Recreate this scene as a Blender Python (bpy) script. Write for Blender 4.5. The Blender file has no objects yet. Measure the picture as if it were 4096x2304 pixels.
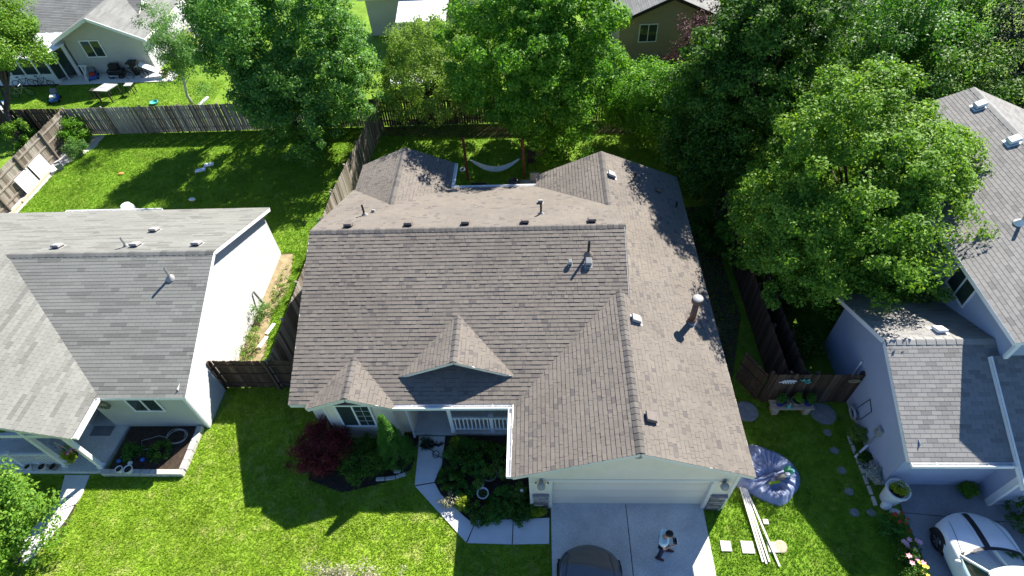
import bpy, bmesh, math, random
import numpy as np
from mathutils import Vector, Matrix
random.seed(11); rng = np.random.default_rng(11)
R = math.radians
scene = bpy.context.scene
C = scene.collection

# ---------------------------------------------------------------- camera
cd = bpy.data.cameras.new('drone_camera'); cam = bpy.data.objects.new('drone_camera', cd); C.objects.link(cam)
cd.sensor_fit = 'HORIZONTAL'; cd.sensor_width = 36.0; cd.lens = 36.0*2326.226/4096.0
cd.clip_start = 0.1; cd.clip_end = 1000
rt = Vector((0.99855274, 0.02409487, -0.04808175)); upv = Vector((0.01405326, 0.74606441, 0.66572547)); fw = Vector((-0.05191265, 0.6654377, -0.74464605))
CAM = Vector((-2.64464478, -7.44953002, 19.28364414))
M = Matrix((rt, upv, -fw)).transposed().to_4x4(); M.translation = CAM
cam.matrix_world = M
scene.camera = cam

# ---------------------------------------------------------------- sky and sun
SUN = Vector((0.65, 0.895, 1.0)).normalized()
w = bpy.data.worlds.new('World'); scene.world = w; w.use_nodes = True
nt = w.node_tree; nt.nodes.clear()
sky = nt.nodes.new('ShaderNodeTexSky'); sky.sky_type = 'NISHITA'; sky.sun_disc = False
sky.sun_elevation = math.asin(SUN.z); sky.sun_rotation = math.atan2(SUN.x, SUN.y)
sky.altitude = 800; sky.air_density = 1.0; sky.dust_density = 0.1; sky.ozone_density = 9.0
bg = nt.nodes.new('ShaderNodeBackground'); bg.inputs['Strength'].default_value = 0.077
wo = nt.nodes.new('ShaderNodeOutputWorld')
nt.links.new(sky.outputs[0], bg.inputs[0]); nt.links.new(bg.outputs[0], wo.inputs[0])
sl = bpy.data.lights.new('sun', 'SUN'); sl.energy = 5.0; sl.angle = R(0.53); sl.color = (1.0, 0.95, 0.86)
so = bpy.data.objects.new('sun', sl); C.objects.link(so)
so.location = (30, 45, 50); so.rotation_euler = (-SUN).to_track_quat('-Z', 'Y').to_euler()
vs = scene.view_settings; vs.view_transform = 'Standard'; vs.look = 'None'; vs.gamma = 1; vs.use_curve_mapping = False
vs.exposure = 1.38
scene.render.engine = 'CYCLES'
scene.cycles.max_bounces = 6; scene.cycles.diffuse_bounces = 3; scene.cycles.transmission_bounces = 4; scene.cycles.transparent_max_bounces = 6

# ---------------------------------------------------------------- helpers
WM = {}
def wm(o): return WM.get(o.name, Matrix.Identity(4))
def attach(o, parent):
    o.parent = parent; o.matrix_parent_inverse = wm(parent).inverted()
def tag(o, label=None, cat=None, group=None, kind=None):
    if label: o['label'] = label
    if cat: o['category'] = cat
    if group: o['group'] = group
    if kind: o['kind'] = kind
    return o
def thing(name, label, cat, loc=(0, 0, 0), group=None, kind=None):
    o = bpy.data.objects.new(name, None); C.objects.link(o); o.location = loc; o.empty_display_size = .2
    WM[o.name] = Matrix.Translation(Vector(loc))
    return tag(o, label, cat, group, kind)
def children(o): return [c for c in KIDS.get(o.name, [])]
KIDS = {}
def copy_tree(o, delta, label=None, rotz=0, pivot=None, parent=None):
    c = o.copy(); C.objects.link(c)
    if parent is None:
        c.location = Vector(o.location)+Vector(delta); c.rotation_euler.z = o.rotation_euler.z+rotz
        if label: c['label'] = label
    else:
        c.parent = parent
    for k in KIDS.get(o.name, []):
        copy_tree(k, delta, parent=c)
    return c
def nrm(v):
    v = np.asarray(v, float); return v/np.linalg.norm(v)

class MB:
    def __init__(s): s.v = []; s.f = []; s.t = []
    def add(s, vs, fs, tint=.5):
        b = len(s.v); s.v += [tuple(map(float, p)) for p in vs]; s.f += [tuple(b+i for i in f) for f in fs]; s.t += [tint]*len(fs); return s
    def box(s, x0, y0, z0, x1, y1, z1, tint=.5):
        x0, x1 = min(x0, x1), max(x0, x1); y0, y1 = min(y0, y1), max(y0, y1); z0, z1 = min(z0, z1), max(z0, z1)
        return s.add([(x0,y0,z0),(x1,y0,z0),(x1,y1,z0),(x0,y1,z0),(x0,y0,z1),(x1,y0,z1),(x1,y1,z1),(x0,y1,z1)],
                     [(0,3,2,1),(4,5,6,7),(0,1,5,4),(1,2,6,5),(2,3,7,6),(3,0,4,7)], tint)
    def obox(s, c, a, b, n, ha, hb, hn, tint=.5):
        c = np.asarray(c, float); a = nrm(a)*ha; b = nrm(b)*hb; n = nrm(n)*hn
        P = [c-a-b-n, c+a-b-n, c+a+b-n, c-a+b-n, c-a-b+n, c+a-b+n, c+a+b+n, c-a+b+n]
        if np.dot(np.cross(a, b), n) < 0: P = P[4:]+P[:4]
        return s.add(P, [(0,3,2,1),(4,5,6,7),(0,1,5,4),(1,2,6,5),(2,3,7,6),(3,0,4,7)], tint)
    def beam(s, p, q, wd, ht, up=(0,0,1), tint=.5):
        p = np.asarray(p, float); q = np.asarray(q, float); d = q-p; L = np.linalg.norm(d); d = d/L
        up = np.asarray(up, float); sd = np.cross(d, up)
        if np.linalg.norm(sd) < 1e-4: sd = np.cross(d, (1, 0, 0))
        sd = nrm(sd); u2 = np.cross(sd, d)
        return s.obox((p+q)/2, d, sd, u2, L/2, wd/2, ht/2, tint)
    def tube(s, pts, rad, n=8, cap=True, tint=.5):
        pts = [np.asarray(p, float) for p in pts]
        if not hasattr(rad, '__len__'): rad = [rad]*len(pts)
        b = len(s.v); up = None
        for i, p in enumerate(pts):
            d = nrm(pts[min(i+1, len(pts)-1)]-pts[max(i-1, 0)])
            if up is None:
                a = np.cross(d, (0, 0, 1)); 
                if np.linalg.norm(a) < .1: a = np.cross(d, (1, 0, 0))
                up = nrm(a)
            up = nrm(up-d*np.dot(up, d)); o = np.cross(d, up)
            for k in range(n):
                t = 2*math.pi*k/n; s.v.append(tuple(p+rad[i]*(math.cos(t)*up+math.sin(t)*o)))
        for i in range(len(pts)-1):
            for k in range(n):
                k2 = (k+1) % n; s.f.append((b+i*n+k, b+i*n+k2, b+(i+1)*n+k2, b+(i+1)*n+k)); s.t.append(tint)
        if cap:
            s.f.append(tuple(b+k for k in range(n))[::-1]); s.f.append(tuple(b+(len(pts)-1)*n+k for k in range(n))); s.t += [tint, tint]
        return s
    def lathe(s, c, prof, n=16, sx=1, sy=1, tint=.5):
        b = len(s.v); c = np.asarray(c, float)
        for r, z in prof:
            for k in range(n):
                t = 2*math.pi*k/n; s.v.append((c[0]+r*sx*math.cos(t), c[1]+r*sy*math.sin(t), c[2]+z))
        for i in range(len(prof)-1):
            for k in range(n):
                k2 = (k+1) % n; s.f.append((b+i*n+k, b+i*n+k2, b+(i+1)*n+k2, b+(i+1)*n+k)); s.t.append(tint)
        s.f.append(tuple(b+k for k in range(n))[::-1]); s.f.append(tuple(b+(len(prof)-1)*n+k for k in range(n))); s.t += [tint, tint]
        return s
    def torus(s, c, ax, R_, r_, n=20, m=6, tint=.5):
        ax = nrm(ax); a = np.cross(ax, (0, 0, 1)); 
        if np.linalg.norm(a) < .1: a = np.array((1., 0, 0))
        a = nrm(a); o = np.cross(ax, a); b = len(s.v); c = np.asarray(c, float)
        for i in range(n):
            t = 2*math.pi*i/n; e = math.cos(t)*a+math.sin(t)*o
            for k in range(m):
                u = 2*math.pi*k/m; s.v.append(tuple(c+e*(R_+r_*math.cos(u))+ax*r_*math.sin(u)))
        for i in range(n):
            for k in range(m):
                i2 = (i+1) % n; k2 = (k+1) % m; s.f.append((b+i*m+k, b+i2*m+k, b+i2*m+k2, b+i*m+k2)); s.t.append(tint)
        return s
    def ell(s, c, rx, ry, rz, n=12, m=8, jit=0, tint=.5):
        b = len(s.v)
        prof = [(max(math.sin(math.pi*i/m), .02), -math.cos(math.pi*i/m)) for i in range(m+1)]
        for r, z in prof:
            for k in range(n):
                t = 2*math.pi*k/n; j = 1+jit*random.uniform(-1, 1)
                s.v.append((c[0]+r*rx*math.cos(t)*j, c[1]+r*ry*math.sin(t)*j, c[2]+z*rz*j))
        for i in range(m):
            for k in range(n):
                k2 = (k+1) % n; s.f.append((b+i*n+k, b+i*n+k2, b+(i+1)*n+k2, b+(i+1)*n+k)); s.t.append(tint)
        s.f.append(tuple(b+k for k in range(n))[::-1]); s.f.append(tuple(b+m*n+k for k in range(n))); s.t += [tint, tint]
        return s
    def prism(s, pts, z0, z1, tint=.5):
        n = len(pts); A = sum(pts[i][0]*pts[(i+1) % n][1]-pts[(i+1) % n][0]*pts[i][1] for i in range(n))
        if A < 0: pts = pts[::-1]
        return s.add([(p[0], p[1], z0) for p in pts]+[(p[0], p[1], z1) for p in pts],
                     [tuple(range(n))[::-1], tuple(range(n, 2*n))]+[(i, (i+1) % n, n+(i+1) % n, n+i) for i in range(n)], tint)
    def mesh(s, name, smooth=False):
        me = bpy.data.meshes.new(name); me.from_pydata(s.v, [], s.f)
        a = me.attributes.new('tint', 'FLOAT', 'FACE'); a.data.foreach_set('value', s.t)
        if smooth: me.polygons.foreach_set('use_smooth', [True]*len(me.polygons))
        me.update(); return me
    def build(s, name, mat, parent=None, smooth=False, bevel=0, kind=None, sub=0):
        me = s.mesh(name, smooth); me.materials.append(mat)
        o = bpy.data.objects.new(name, me); C.objects.link(o)
        if parent is not None: attach(o, parent); KIDS.setdefault(parent.name, []).append(o)
        if bevel:
            m = o.modifiers.new('bevel', 'BEVEL'); m.width = bevel; m.segments = 2; m.limit_method = 'ANGLE'; m.angle_limit = R(40)
        if sub:
            m = o.modifiers.new('sub', 'SUBSURF'); m.levels = sub; m.render_levels = sub
        if kind: o['kind'] = kind
        return o
def place(name, me, basis, parent):
    o = bpy.data.objects.new(name, me); C.objects.link(o); attach(o, parent); o.matrix_basis = basis
    KIDS.setdefault(parent.name, []).append(o); return o
def fast_mesh(name, V, k, tint, mat, parent=None, kind='stuff'):
    V = np.asarray(V, np.float32).reshape(-1, 3); n = len(V)//k
    me = bpy.data.meshes.new(name); me.vertices.add(len(V)); me.vertices.foreach_set('co', V.ravel())
    me.loops.add(n*k); me.loops.foreach_set('vertex_index', np.arange(n*k, dtype=np.int32))
    me.polygons.add(n); me.polygons.foreach_set('loop_start', np.arange(0, n*k, k, dtype=np.int32)); me.polygons.foreach_set('loop_total', np.full(n, k, np.int32))
    a = me.attributes.new('tint', 'FLOAT', 'FACE'); a.data.foreach_set('value', np.asarray(tint, np.float32))
    me.materials.append(mat); me.update(); me.validate()
    o = bpy.data.objects.new(name, me); C.objects.link(o)
    if parent is not None: attach(o, parent); KIDS.setdefault(parent.name, []).append(o)
    if kind: o['kind'] = kind
    return o

# ---------------------------------------------------------------- materials
class NT:
    def __init__(s, m): s.t = m.node_tree; s.n = s.t.nodes
    def new(s, typ, **kw):
        n = s.n.new(typ)
        for k, v in kw.items():
            if hasattr(n, k) and k not in n.inputs: setattr(n, k, v)
            else: n.inputs[k].default_value = v
        return n
    def l(s, a, b): s.t.links.new(a, b)
def ramp(N, src, stops, interp='LINEAR'):
    r = N.n.new('ShaderNodeValToRGB'); e = r.color_ramp.elements; r.color_ramp.interpolation = interp
    while len(e) < len(stops): e.new(.5)
    for i, (p, c) in enumerate(stops): e[i].position = p; e[i].color = (*c, 1)
    N.l(src, r.inputs[0]); return r
def newmat(name):
    m = bpy.data.materials.new(name); m.use_nodes = True; N = NT(m); return m, N, N.n['Principled BSDF']
def pos(N, scale=None, rot=None):
    g = N.n.new('ShaderNodeNewGeometry')
    if scale is None: return g.outputs['Position']
    mp = N.n.new('ShaderNodeMapping'); mp.inputs['Scale'].default_value = scale
    if rot: mp.inputs['Rotation'].default_value = rot
    N.l(g.outputs['Position'], mp.inputs[0]); return mp.outputs[0]
def hsv(c, k): return tuple(min(1, max(0, x*k)) for x in c)
def mat(name, c, rough=.75, var=.18, sc=2.5, fine=.08, fsc=60, bump=0.0, bsc=80, spec=.3, metal=0, coat=0, stretch=None, c2=None):
    m, N, b = newmat(name)
    P = pos(N, stretch) if stretch else pos(N)
    n1 = N.new('ShaderNodeTexNoise', Scale=sc, Detail=5.0, Roughness=.6); N.l(P, n1.inputs['Vector'])
    n2 = N.new('ShaderNodeTexNoise', Scale=fsc, Detail=3.0); N.l(P, n2.inputs['Vector'])
    lo = hsv(c, 1-var); hi = hsv(c2 or c, 1+var)
    r = ramp(N, n1.outputs[0], [(.28, lo), (.72, hi)])
    r2 = ramp(N, n2.outputs[0], [(.3, (1-fine*2,)*3), (.7, (1+fine,)*3)])
    mx = N.n.new('ShaderNodeMix'); mx.data_type = 'RGBA'; mx.blend_type = 'MULTIPLY'; mx.inputs[0].default_value = 1
    N.l(r.outputs[0], mx.inputs[6]); N.l(r2.outputs[0], mx.inputs[7]); N.l(mx.outputs[2], b.inputs['Base Color'])
    b.inputs['Roughness'].default_value = rough; b.inputs['Specular IOR Level'].default_value = spec; b.inputs['Metallic'].default_value = metal
    if coat: b.inputs['Coat Weight'].default_value = coat; b.inputs['Coat Roughness'].default_value = .04
    if bump:
        n3 = N.new('ShaderNodeTexNoise', Scale=bsc, Detail=4.0); N.l(P, n3.inputs['Vector'])
        bp = N.new('ShaderNodeBump', Strength=bump, Distance=.01); N.l(n3.outputs[0], bp.inputs['Height']); N.l(bp.outputs[0], b.inputs['Normal'])
    return m
def tint_mat(name, stops, rough=.9, gran=.16, gsc=90, big=.12, bigsc=.6, bump=.35, bsc=160, spec=.2, interp='LINEAR', stretch=None):
    m, N, b = newmat(name)
    a = N.n.new('ShaderNodeAttribute'); a.attribute_name = 'tint'
    r = ramp(N, a.outputs['Fac'], stops, interp)
    P = pos(N, stretch) if stretch else pos(N)
    n = N.new('ShaderNodeTexNoise', Scale=gsc, Detail=3.0); N.l(P, n.inputs['Vector'])
    n2 = N.new('ShaderNodeTexNoise', Scale=bigsc, Detail=5.0, Roughness=.65); N.l(P, n2.inputs['Vector'])
    r2 = ramp(N, n.outputs[0], [(.3, (1-gran,)*3), (.7, (1+gran,)*3)]); r3 = ramp(N, n2.outputs[0], [(.3, (1-big,)*3), (.7, (1+big,)*3)])
    prev = r.outputs[0]
    for q in (r2, r3):
        mx = N.n.new('ShaderNodeMix'); mx.data_type = 'RGBA'; mx.blend_type = 'MULTIPLY'; mx.inputs[0].default_value = 1
        N.l(prev, mx.inputs[6]); N.l(q.outputs[0], mx.inputs[7]); prev = mx.outputs[2]
    N.l(prev, b.inputs['Base Color']); b.inputs['Roughness'].default_value = rough; b.inputs['Specular IOR Level'].default_value = spec
    if bump:
        n3 = N.new('ShaderNodeTexNoise', Scale=bsc, Detail=3.0); N.l(P, n3.inputs['Vector'])
        bp = N.new('ShaderNodeBump', Strength=bump, Distance=.006); N.l(n3.outputs[0], bp.inputs['Height']); N.l(bp.outputs[0], b.inputs['Normal'])
    return m
def leaf_mat(name, dark, mid, light, trans=.45, tcol=None, rough=.55, spec=.22):
    m, N, b = newmat(name)
    a = N.n.new('ShaderNodeAttribute'); a.attribute_name = 'tint'
    r = ramp(N, a.outputs['Fac'], [(0, dark), (.5, mid), (1, light)])
    N.l(r.outputs[0], b.inputs['Base Color']); b.inputs['Roughness'].default_value = rough; b.inputs['Specular IOR Level'].default_value = spec
    t = N.n.new('ShaderNodeBsdfTranslucent')
    if tcol:
        mx = N.n.new('ShaderNodeMix'); mx.data_type = 'RGBA'; mx.blend_type = 'MULTIPLY'; mx.inputs[0].default_value = 1
        N.l(r.outputs[0], mx.inputs[6]); mx.inputs[7].default_value = (*tcol, 1); N.l(mx.outputs[2], t.inputs[0])
    else: N.l(r.outputs[0], t.inputs[0])
    ms = N.n.new('ShaderNodeMixShader'); ms.inputs[0].default_value = trans
    N.l(b.outputs[0], ms.inputs[1]); N.l(t.outputs[0], ms.inputs[2]); N.l(ms.outputs[0], N.n['Material Output'].inputs[0])
    return m
def glass_mat(name, c=(.035, .05, .045), rough=.06):
    m, N, b = newmat(name); b.inputs['Base Color'].default_value = (*c, 1); b.inputs['Roughness'].default_value = rough
    b.inputs['Specular IOR Level'].default_value = .5; b.inputs['IOR'].default_value = 1.5; return m
def grass_mat(name, g1, g2, g3, dry, dryamt, tuft=False, trans=.3):
    m, N, b = newmat(name)
    P = pos(N, (1, 1, 0))
    n1 = N.new('ShaderNodeTexNoise', Scale=.55, Detail=7.0, Roughness=.68); N.l(P, n1.inputs['Vector'])
    n2 = N.new('ShaderNodeTexNoise', Scale=2.6, Detail=6.0, Roughness=.6, Distortion=.4); N.l(P, n2.inputs['Vector'])
    n3 = N.new('ShaderNodeTexNoise', Scale=1.7, Detail=6.0, Roughness=.72); N.l(P, n3.inputs['Vector'])
    r1 = ramp(N, n2.outputs[0], [(.22, g1), (.5, g2), (.8, g3)])
    d = ramp(N, n3.outputs[0], [(.57-dryamt*.14, (0, 0, 0)), (.86-dryamt*.1, (.85, .85, .85))])
    mx = N.n.new('ShaderNodeMix'); mx.data_type = 'RGBA'; N.l(d.outputs[0], mx.inputs[0]); N.l(r1.outputs[0], mx.inputs[6]); mx.inputs[7].default_value = (*dry, 1)
    r3 = ramp(N, n1.outputs[0], [(.3, (.78,)*3), (.7, (1.2,)*3)])
    m2 = N.n.new('ShaderNodeMix'); m2.data_type = 'RGBA'; m2.blend_type = 'MULTIPLY'; m2.inputs[0].default_value = 1
    N.l(mx.outputs[2], m2.inputs[6]); N.l(r3.outputs[0], m2.inputs[7]); col = m2.outputs[2]
    if tuft:
        a = N.n.new('ShaderNodeAttribute'); a.attribute_name = 'tint'; r4 = ramp(N, a.outputs['Fac'], [(0, (.84,)*3), (1, (1.2,)*3)])
        m3 = N.n.new('ShaderNodeMix'); m3.data_type = 'RGBA'; m3.blend_type = 'MULTIPLY'; m3.inputs[0].default_value = 1
        N.l(col, m3.inputs[6]); N.l(r4.outputs[0], m3.inputs[7]); col = m3.outputs[2]
        t = N.n.new('ShaderNodeBsdfTranslucent'); N.l(col, t.inputs[0]); ms = N.n.new('ShaderNodeMixShader'); ms.inputs[0].default_value = trans
        N.l(b.outputs[0], ms.inputs[1]); N.l(t.outputs[0], ms.inputs[2]); N.l(ms.outputs[0], N.n['Material Output'].inputs[0])
    else:
        n5 = N.new('ShaderNodeTexNoise', Scale=26.0, Detail=5.0, Roughness=.7); N.l(P, n5.inputs['Vector'])
        bp = N.new('ShaderNodeBump', Strength=.9, Distance=.05); N.l(n5.outputs[0], bp.inputs['Height']); N.l(bp.outputs[0], b.inputs['Normal'])
    N.l(col, b.inputs['Base Color']); b.inputs['Roughness'].default_value = .8; b.inputs['Specular IOR Level'].default_value = .15
    return m

MT = dict(
 beige=mat('beige_siding', (.77, .66, .52), .7, .05, 1.2, .03, 40),
 grey_siding=mat('grey_siding', (.47, .46, .41), .7, .05, 1.2, .03, 40),
 white_siding=mat('white_siding', (.52, .52, .52), .65, .04, 1.0, .02, 40),
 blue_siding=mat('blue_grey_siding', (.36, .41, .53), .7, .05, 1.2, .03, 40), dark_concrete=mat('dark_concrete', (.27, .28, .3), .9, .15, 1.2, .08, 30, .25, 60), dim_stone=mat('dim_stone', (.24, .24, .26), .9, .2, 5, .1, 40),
 tan_siding=mat('tan_siding', (.36, .29, .20), .7, .07, 1.2, .04, 40),
 white=mat('white_paint', (.80, .80, .79), .5, .05, 1.5, .03, 50),
 trim=mat('pale_trim', (.72, .67, .6), .55, .05, 1.5, .03, 50),
 door=mat('garage_door_paint', (.78, .68, .55), .55, .04, 1.0, .02, 40),
 concrete=mat('concrete', (.58, .57, .55), .85, .2, .9, .09, 22, .35, 50),
 walk=mat('walk_concrete', (.62, .61, .60), .85, .09, 1.6, .05, 40, .25, 70),
 dark=mat('dark_gap', (.02, .02, .02), .9, .1), black=mat('black_plastic', (.018, .018, .02), .4, .2),
 black_metal=mat('black_metal', (.02, .02, .022), .35, .2, spec=.5), steel=mat('galvanised_steel', (.5, .5, .5), .45, .15, 6, .1, metal=.7),
 brown_metal=mat('brown_vent_metal', (.16, .135, .12), .5, .12, 5), rust=mat('brown_flue', (.13, .075, .055), .5, .2, 5),
 light_metal=mat('light_vent_metal', (.32, .31, .3), .45, .08, 5),
 mulch=mat('bark_mulch', (.055, .038, .026), .95, .45, 6, .4, 45, .9, 30), soil=mat('dry_soil', (.25, .19, .11), .95, .25, 3, .15, 40, .6, 30, c2=(.33, .26, .15)),
 gravel=mat('pale_gravel', (.55, .53, .5), .95, .25, 9, .25, 50, .9, 45),
 bark=mat('bark', (.085, .065, .05), .95, .35, 5, .3, 40, .9, 30, stretch=(3, 3, .8)), birch=mat('birch_bark', (.55, .53, .5), .85, .3, 5, .3, 20),
 stump=mat('cut_stump', (.22, .16, .1), .95, .35, 6, .25, 40, .7, 30),
 redwood=mat('red_brown_post', (.16, .055, .028), .8, .3, 4, .2, 40, .4, 40, stretch=(4, 4, .6)),
 pot=mat('white_pot', (.68, .70, .7), .6, .08), clay=mat('clay', (.22, .2, .18), .8, .2), bluepot=mat('blue_glaze', (.012, .02, .16), .25, .2, spec=.5),
 rope=mat('hammock_cloth', (.62, .66, .62), .85, .1, 6, .1), strap=mat('dark_strap', (.03, .04, .05), .8, .2),
 wood=mat('pale_timber', (.46, .38, .27), .8, .2, 3, .15, 30, .3, 40, stretch=(2, 2, 2)), board=mat('white_primed_board', (.76, .73, .66), .7, .06, 2, .05, 40),
 stone_cap=mat('stone_cap', (.30, .27, .27), .9, .2, 6), tyre=mat('tyre_rubber', (.014, .014, .015), .75, .2), rim=mat('alloy', (.22, .23, .24), .35, .15, metal=.7, spec=.5),
 glass=glass_mat('window_glass'), water_hose=mat('hose', (.05, .06, .05), .6, .3), hose_pale=mat('pale_hose', (.35, .36, .36), .6, .2),
 blue=mat('blue_plastic', (.03, .12, .42), .45, .2, spec=.4), red=mat('red_plastic', (.5, .04, .02), .45, .2), green=mat('green_plastic', (.05, .32, .12), .45, .2), yellow=mat('yellow_plastic', (.62, .5, .06), .5, .15), teal=mat('teal_plastic', (.08, .42, .38), .5, .15), pink=mat('pink_petal', (.75, .2, .3), .6, .2), orange=mat('orange_plastic', (.6, .25, .08), .55, .15),
 skin=mat('skin', (.45, .24, .16), .6, .06), shirt=mat('pale_blue_shirt', (.5, .68, .74), .9, .07, 8), jeans=mat('navy_denim', (.012, .022, .06), .9, .2, 10), hair=mat('black_hair', (.008, .007, .008), .6, .3), shoe=mat('brown_leather', (.085, .022, .014), .6, .25),
 furn=mat('dark_wicker', (.035, .028, .024), .8, .3, 12, .3), grey_top=mat('grey_tabletop', (.42, .42, .41), .6, .08), fabric=mat('grey_canvas', (.22, .22, .23), .9, .12),
 pave=mat('pale_paver', (.62, .58, .53), .9, .14, 4, .1, 40, .4, 50), block=mat('retaining_block', (.5, .47, .43), .9, .2, 4, .15, 40, .5, 50),
 peach=mat('peach_cushion', (.8, .5, .25), .85, .1), lime=mat('lime', (.3, .42, .02), .7, .2),
)
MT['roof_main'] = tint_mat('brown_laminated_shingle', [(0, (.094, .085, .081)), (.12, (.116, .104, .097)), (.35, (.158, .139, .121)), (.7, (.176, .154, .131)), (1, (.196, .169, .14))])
MT['roof_left'] = tint_mat('grey_shingle', [(0, (.115, .114, .104)), (.3, (.155, .154, .140)), (.6, (.19, .19, .172)), (1, (.225, .224, .202))], big=.08)
MT['roof_right'] = tint_mat('pale_grey_shingle', [(0, (.14, .136, .131)), (.3, (.182, .177, .17)), (.6, (.222, .215, .205)), (1, (.255, .247, .233))], big=.07)
MT['roof_far'] = tint_mat('far_grey_shingle', [(0, (.15, .15, .142)), (1, (.23, .23, .218))], big=.14, bigsc=1.2)
MT['cap'] = tint_mat('ridge_cap_shingle', [(0, (.092, .084, .08)), (1, (.14, .128, .116))])
MT['cap_left'] = tint_mat('grey_cap_shingle', [(0, (.11, .11, .103)), (1, (.165, .165, .155))])
MT['cap_right'] = tint_mat('pale_cap_shingle', [(0, (.23, .225, .215)), (1, (.29, .285, .27))])
MT['picket'] = tint_mat('weathered_picket', [(0, (.10, .075, .055)), (.5, (.22, .19, .155)), (1, (.34, .31, .27))], gran=.2, gsc=14, big=.3, bigsc=2.5, bump=.5, bsc=30, stretch=(6, 6, .5))
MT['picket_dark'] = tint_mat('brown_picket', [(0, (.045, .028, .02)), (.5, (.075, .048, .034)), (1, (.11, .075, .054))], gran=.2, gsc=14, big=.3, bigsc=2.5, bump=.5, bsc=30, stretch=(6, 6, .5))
MT['stone'] = tint_mat('stone_veneer', [(0, (.11, .09, .09)), (.5, (.23, .2, .195)), (1, (.38, .34, .31))], gran=.25, gsc=30, big=.2, bigsc=4, bump=.9, bsc=40)
MT['petal_red'] = mat('red_petals', (.45, .05, .02), .7, .3, 20); MT['petal_pink'] = mat('pink_petals', (.75, .36, .42), .7, .25, 20); MT['petal_yellow'] = mat('yellow_petals', (.75, .6, .08), .7, .2, 20)
LF = dict(
 maple=leaf_mat('maple_leaf', (.03, .11, .016), (.095, .24, .034), (.25, .42, .095), .40, (1.25, 1.4, .5), .5, .3),
 bright=leaf_mat('bright_leaf', (.05, .135, .013), (.13, .27, .024), (.29, .44, .06), .38, (1.35, 1.35, .45)),
 green=leaf_mat('green_leaf', (.035, .125, .011), (.105, .265, .02), (.25, .44, .05), .42, (1.3, 1.4, .45)),
 deep=leaf_mat('deep_leaf', (.018, .06, .009), (.052, .14, .014), (.18, .30, .035), .34, (1.3, 1.4, .45)),
 olive=leaf_mat('olive_leaf', (.11, .19, .03), (.19, .30, .055), (.32, .44, .11), .48, (1.15, 1.25, .55)),
 birch=leaf_mat('birch_leaf', (.06, .15, .035), (.12, .25, .06), (.24, .38, .13), .45, (1.2, 1.35, .55)),
 conifer=leaf_mat('conifer_leaf', (.007, .02, .01), (.014, .038, .015), (.03, .065, .025), .1),
 arbor=leaf_mat('arborvitae_leaf', (.035, .12, .018), (.065, .19, .026), (.15, .32, .045), .35, (1.3, 1.4, .5)),
 plum=leaf_mat('purple_leaf', (.045, .018, .024), (.09, .036, .045), (.19, .09, .10), .3),
 barberry=leaf_mat('barberry_leaf', (.06, .010, .014), (.15, .022, .024), (.30, .05, .045), .35),
 yellow=leaf_mat('yellow_green_leaf', (.14, .22, .012), (.27, .36, .02), (.46, .52, .05), .45),
 dry=leaf_mat('dry_leaf', (.24, .23, .12), (.38, .37, .22), (.56, .52, .38), .35),
 white=leaf_mat('white_leaf', (.3, .33, .28), (.5, .53, .45), (.7, .72, .62), .3),
)
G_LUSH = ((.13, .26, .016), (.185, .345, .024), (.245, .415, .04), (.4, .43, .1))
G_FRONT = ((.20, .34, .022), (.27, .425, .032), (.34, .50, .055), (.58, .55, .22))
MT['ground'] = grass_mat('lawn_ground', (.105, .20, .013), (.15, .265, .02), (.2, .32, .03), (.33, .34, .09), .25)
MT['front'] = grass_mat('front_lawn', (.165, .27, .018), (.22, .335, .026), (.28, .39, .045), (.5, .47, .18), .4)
MT['tuft'] = grass_mat('grass_blades', *G_LUSH, .2, True)
MT['tuft_front'] = grass_mat('front_grass_blades', *G_FRONT, .42, True)
# ================================================================ the setting
def structure(name, mb, m, kind='structure'):
    o = mb.build(name, m); o['kind'] = kind; return o
structure('ground', MB().add([(-220, -120, 0), (220, -120, 0), (220, 320, 0), (-220, 320, 0)], [(0, 1, 2, 3)]), MT['ground'])
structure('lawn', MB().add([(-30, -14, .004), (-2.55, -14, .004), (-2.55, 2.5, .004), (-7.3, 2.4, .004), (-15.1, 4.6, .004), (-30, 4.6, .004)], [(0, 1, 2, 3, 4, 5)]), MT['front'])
structure('street', MB().add([(-220, -26, .006), (220, -26, .006), (220, -15, .006), (-220, -15, .006)], [(0, 1, 2, 3)]), mat('asphalt', (.05, .05, .05), .9, .2, 2, .2, 60, .5, 80))
# driveway of the main house: one slab per pour with recessed joints
dw = tag(MB().box(-2.46, -14.6, -.1, 2.5, .12, .03).build('driveway', MT['mulch']), kind='structure')
for x0, x1 in ((-2.46, -.005), (.02, 2.5)):
    for y0, y1 in ((-3.2, .12), (-6.6, -3.22), (-10, -6.62), (-14.6, -10.02)):
        MB().box(x0, y0, .005, x1, y1, .055).build('slab', MT['concrete'], dw, bevel=.008)
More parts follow.
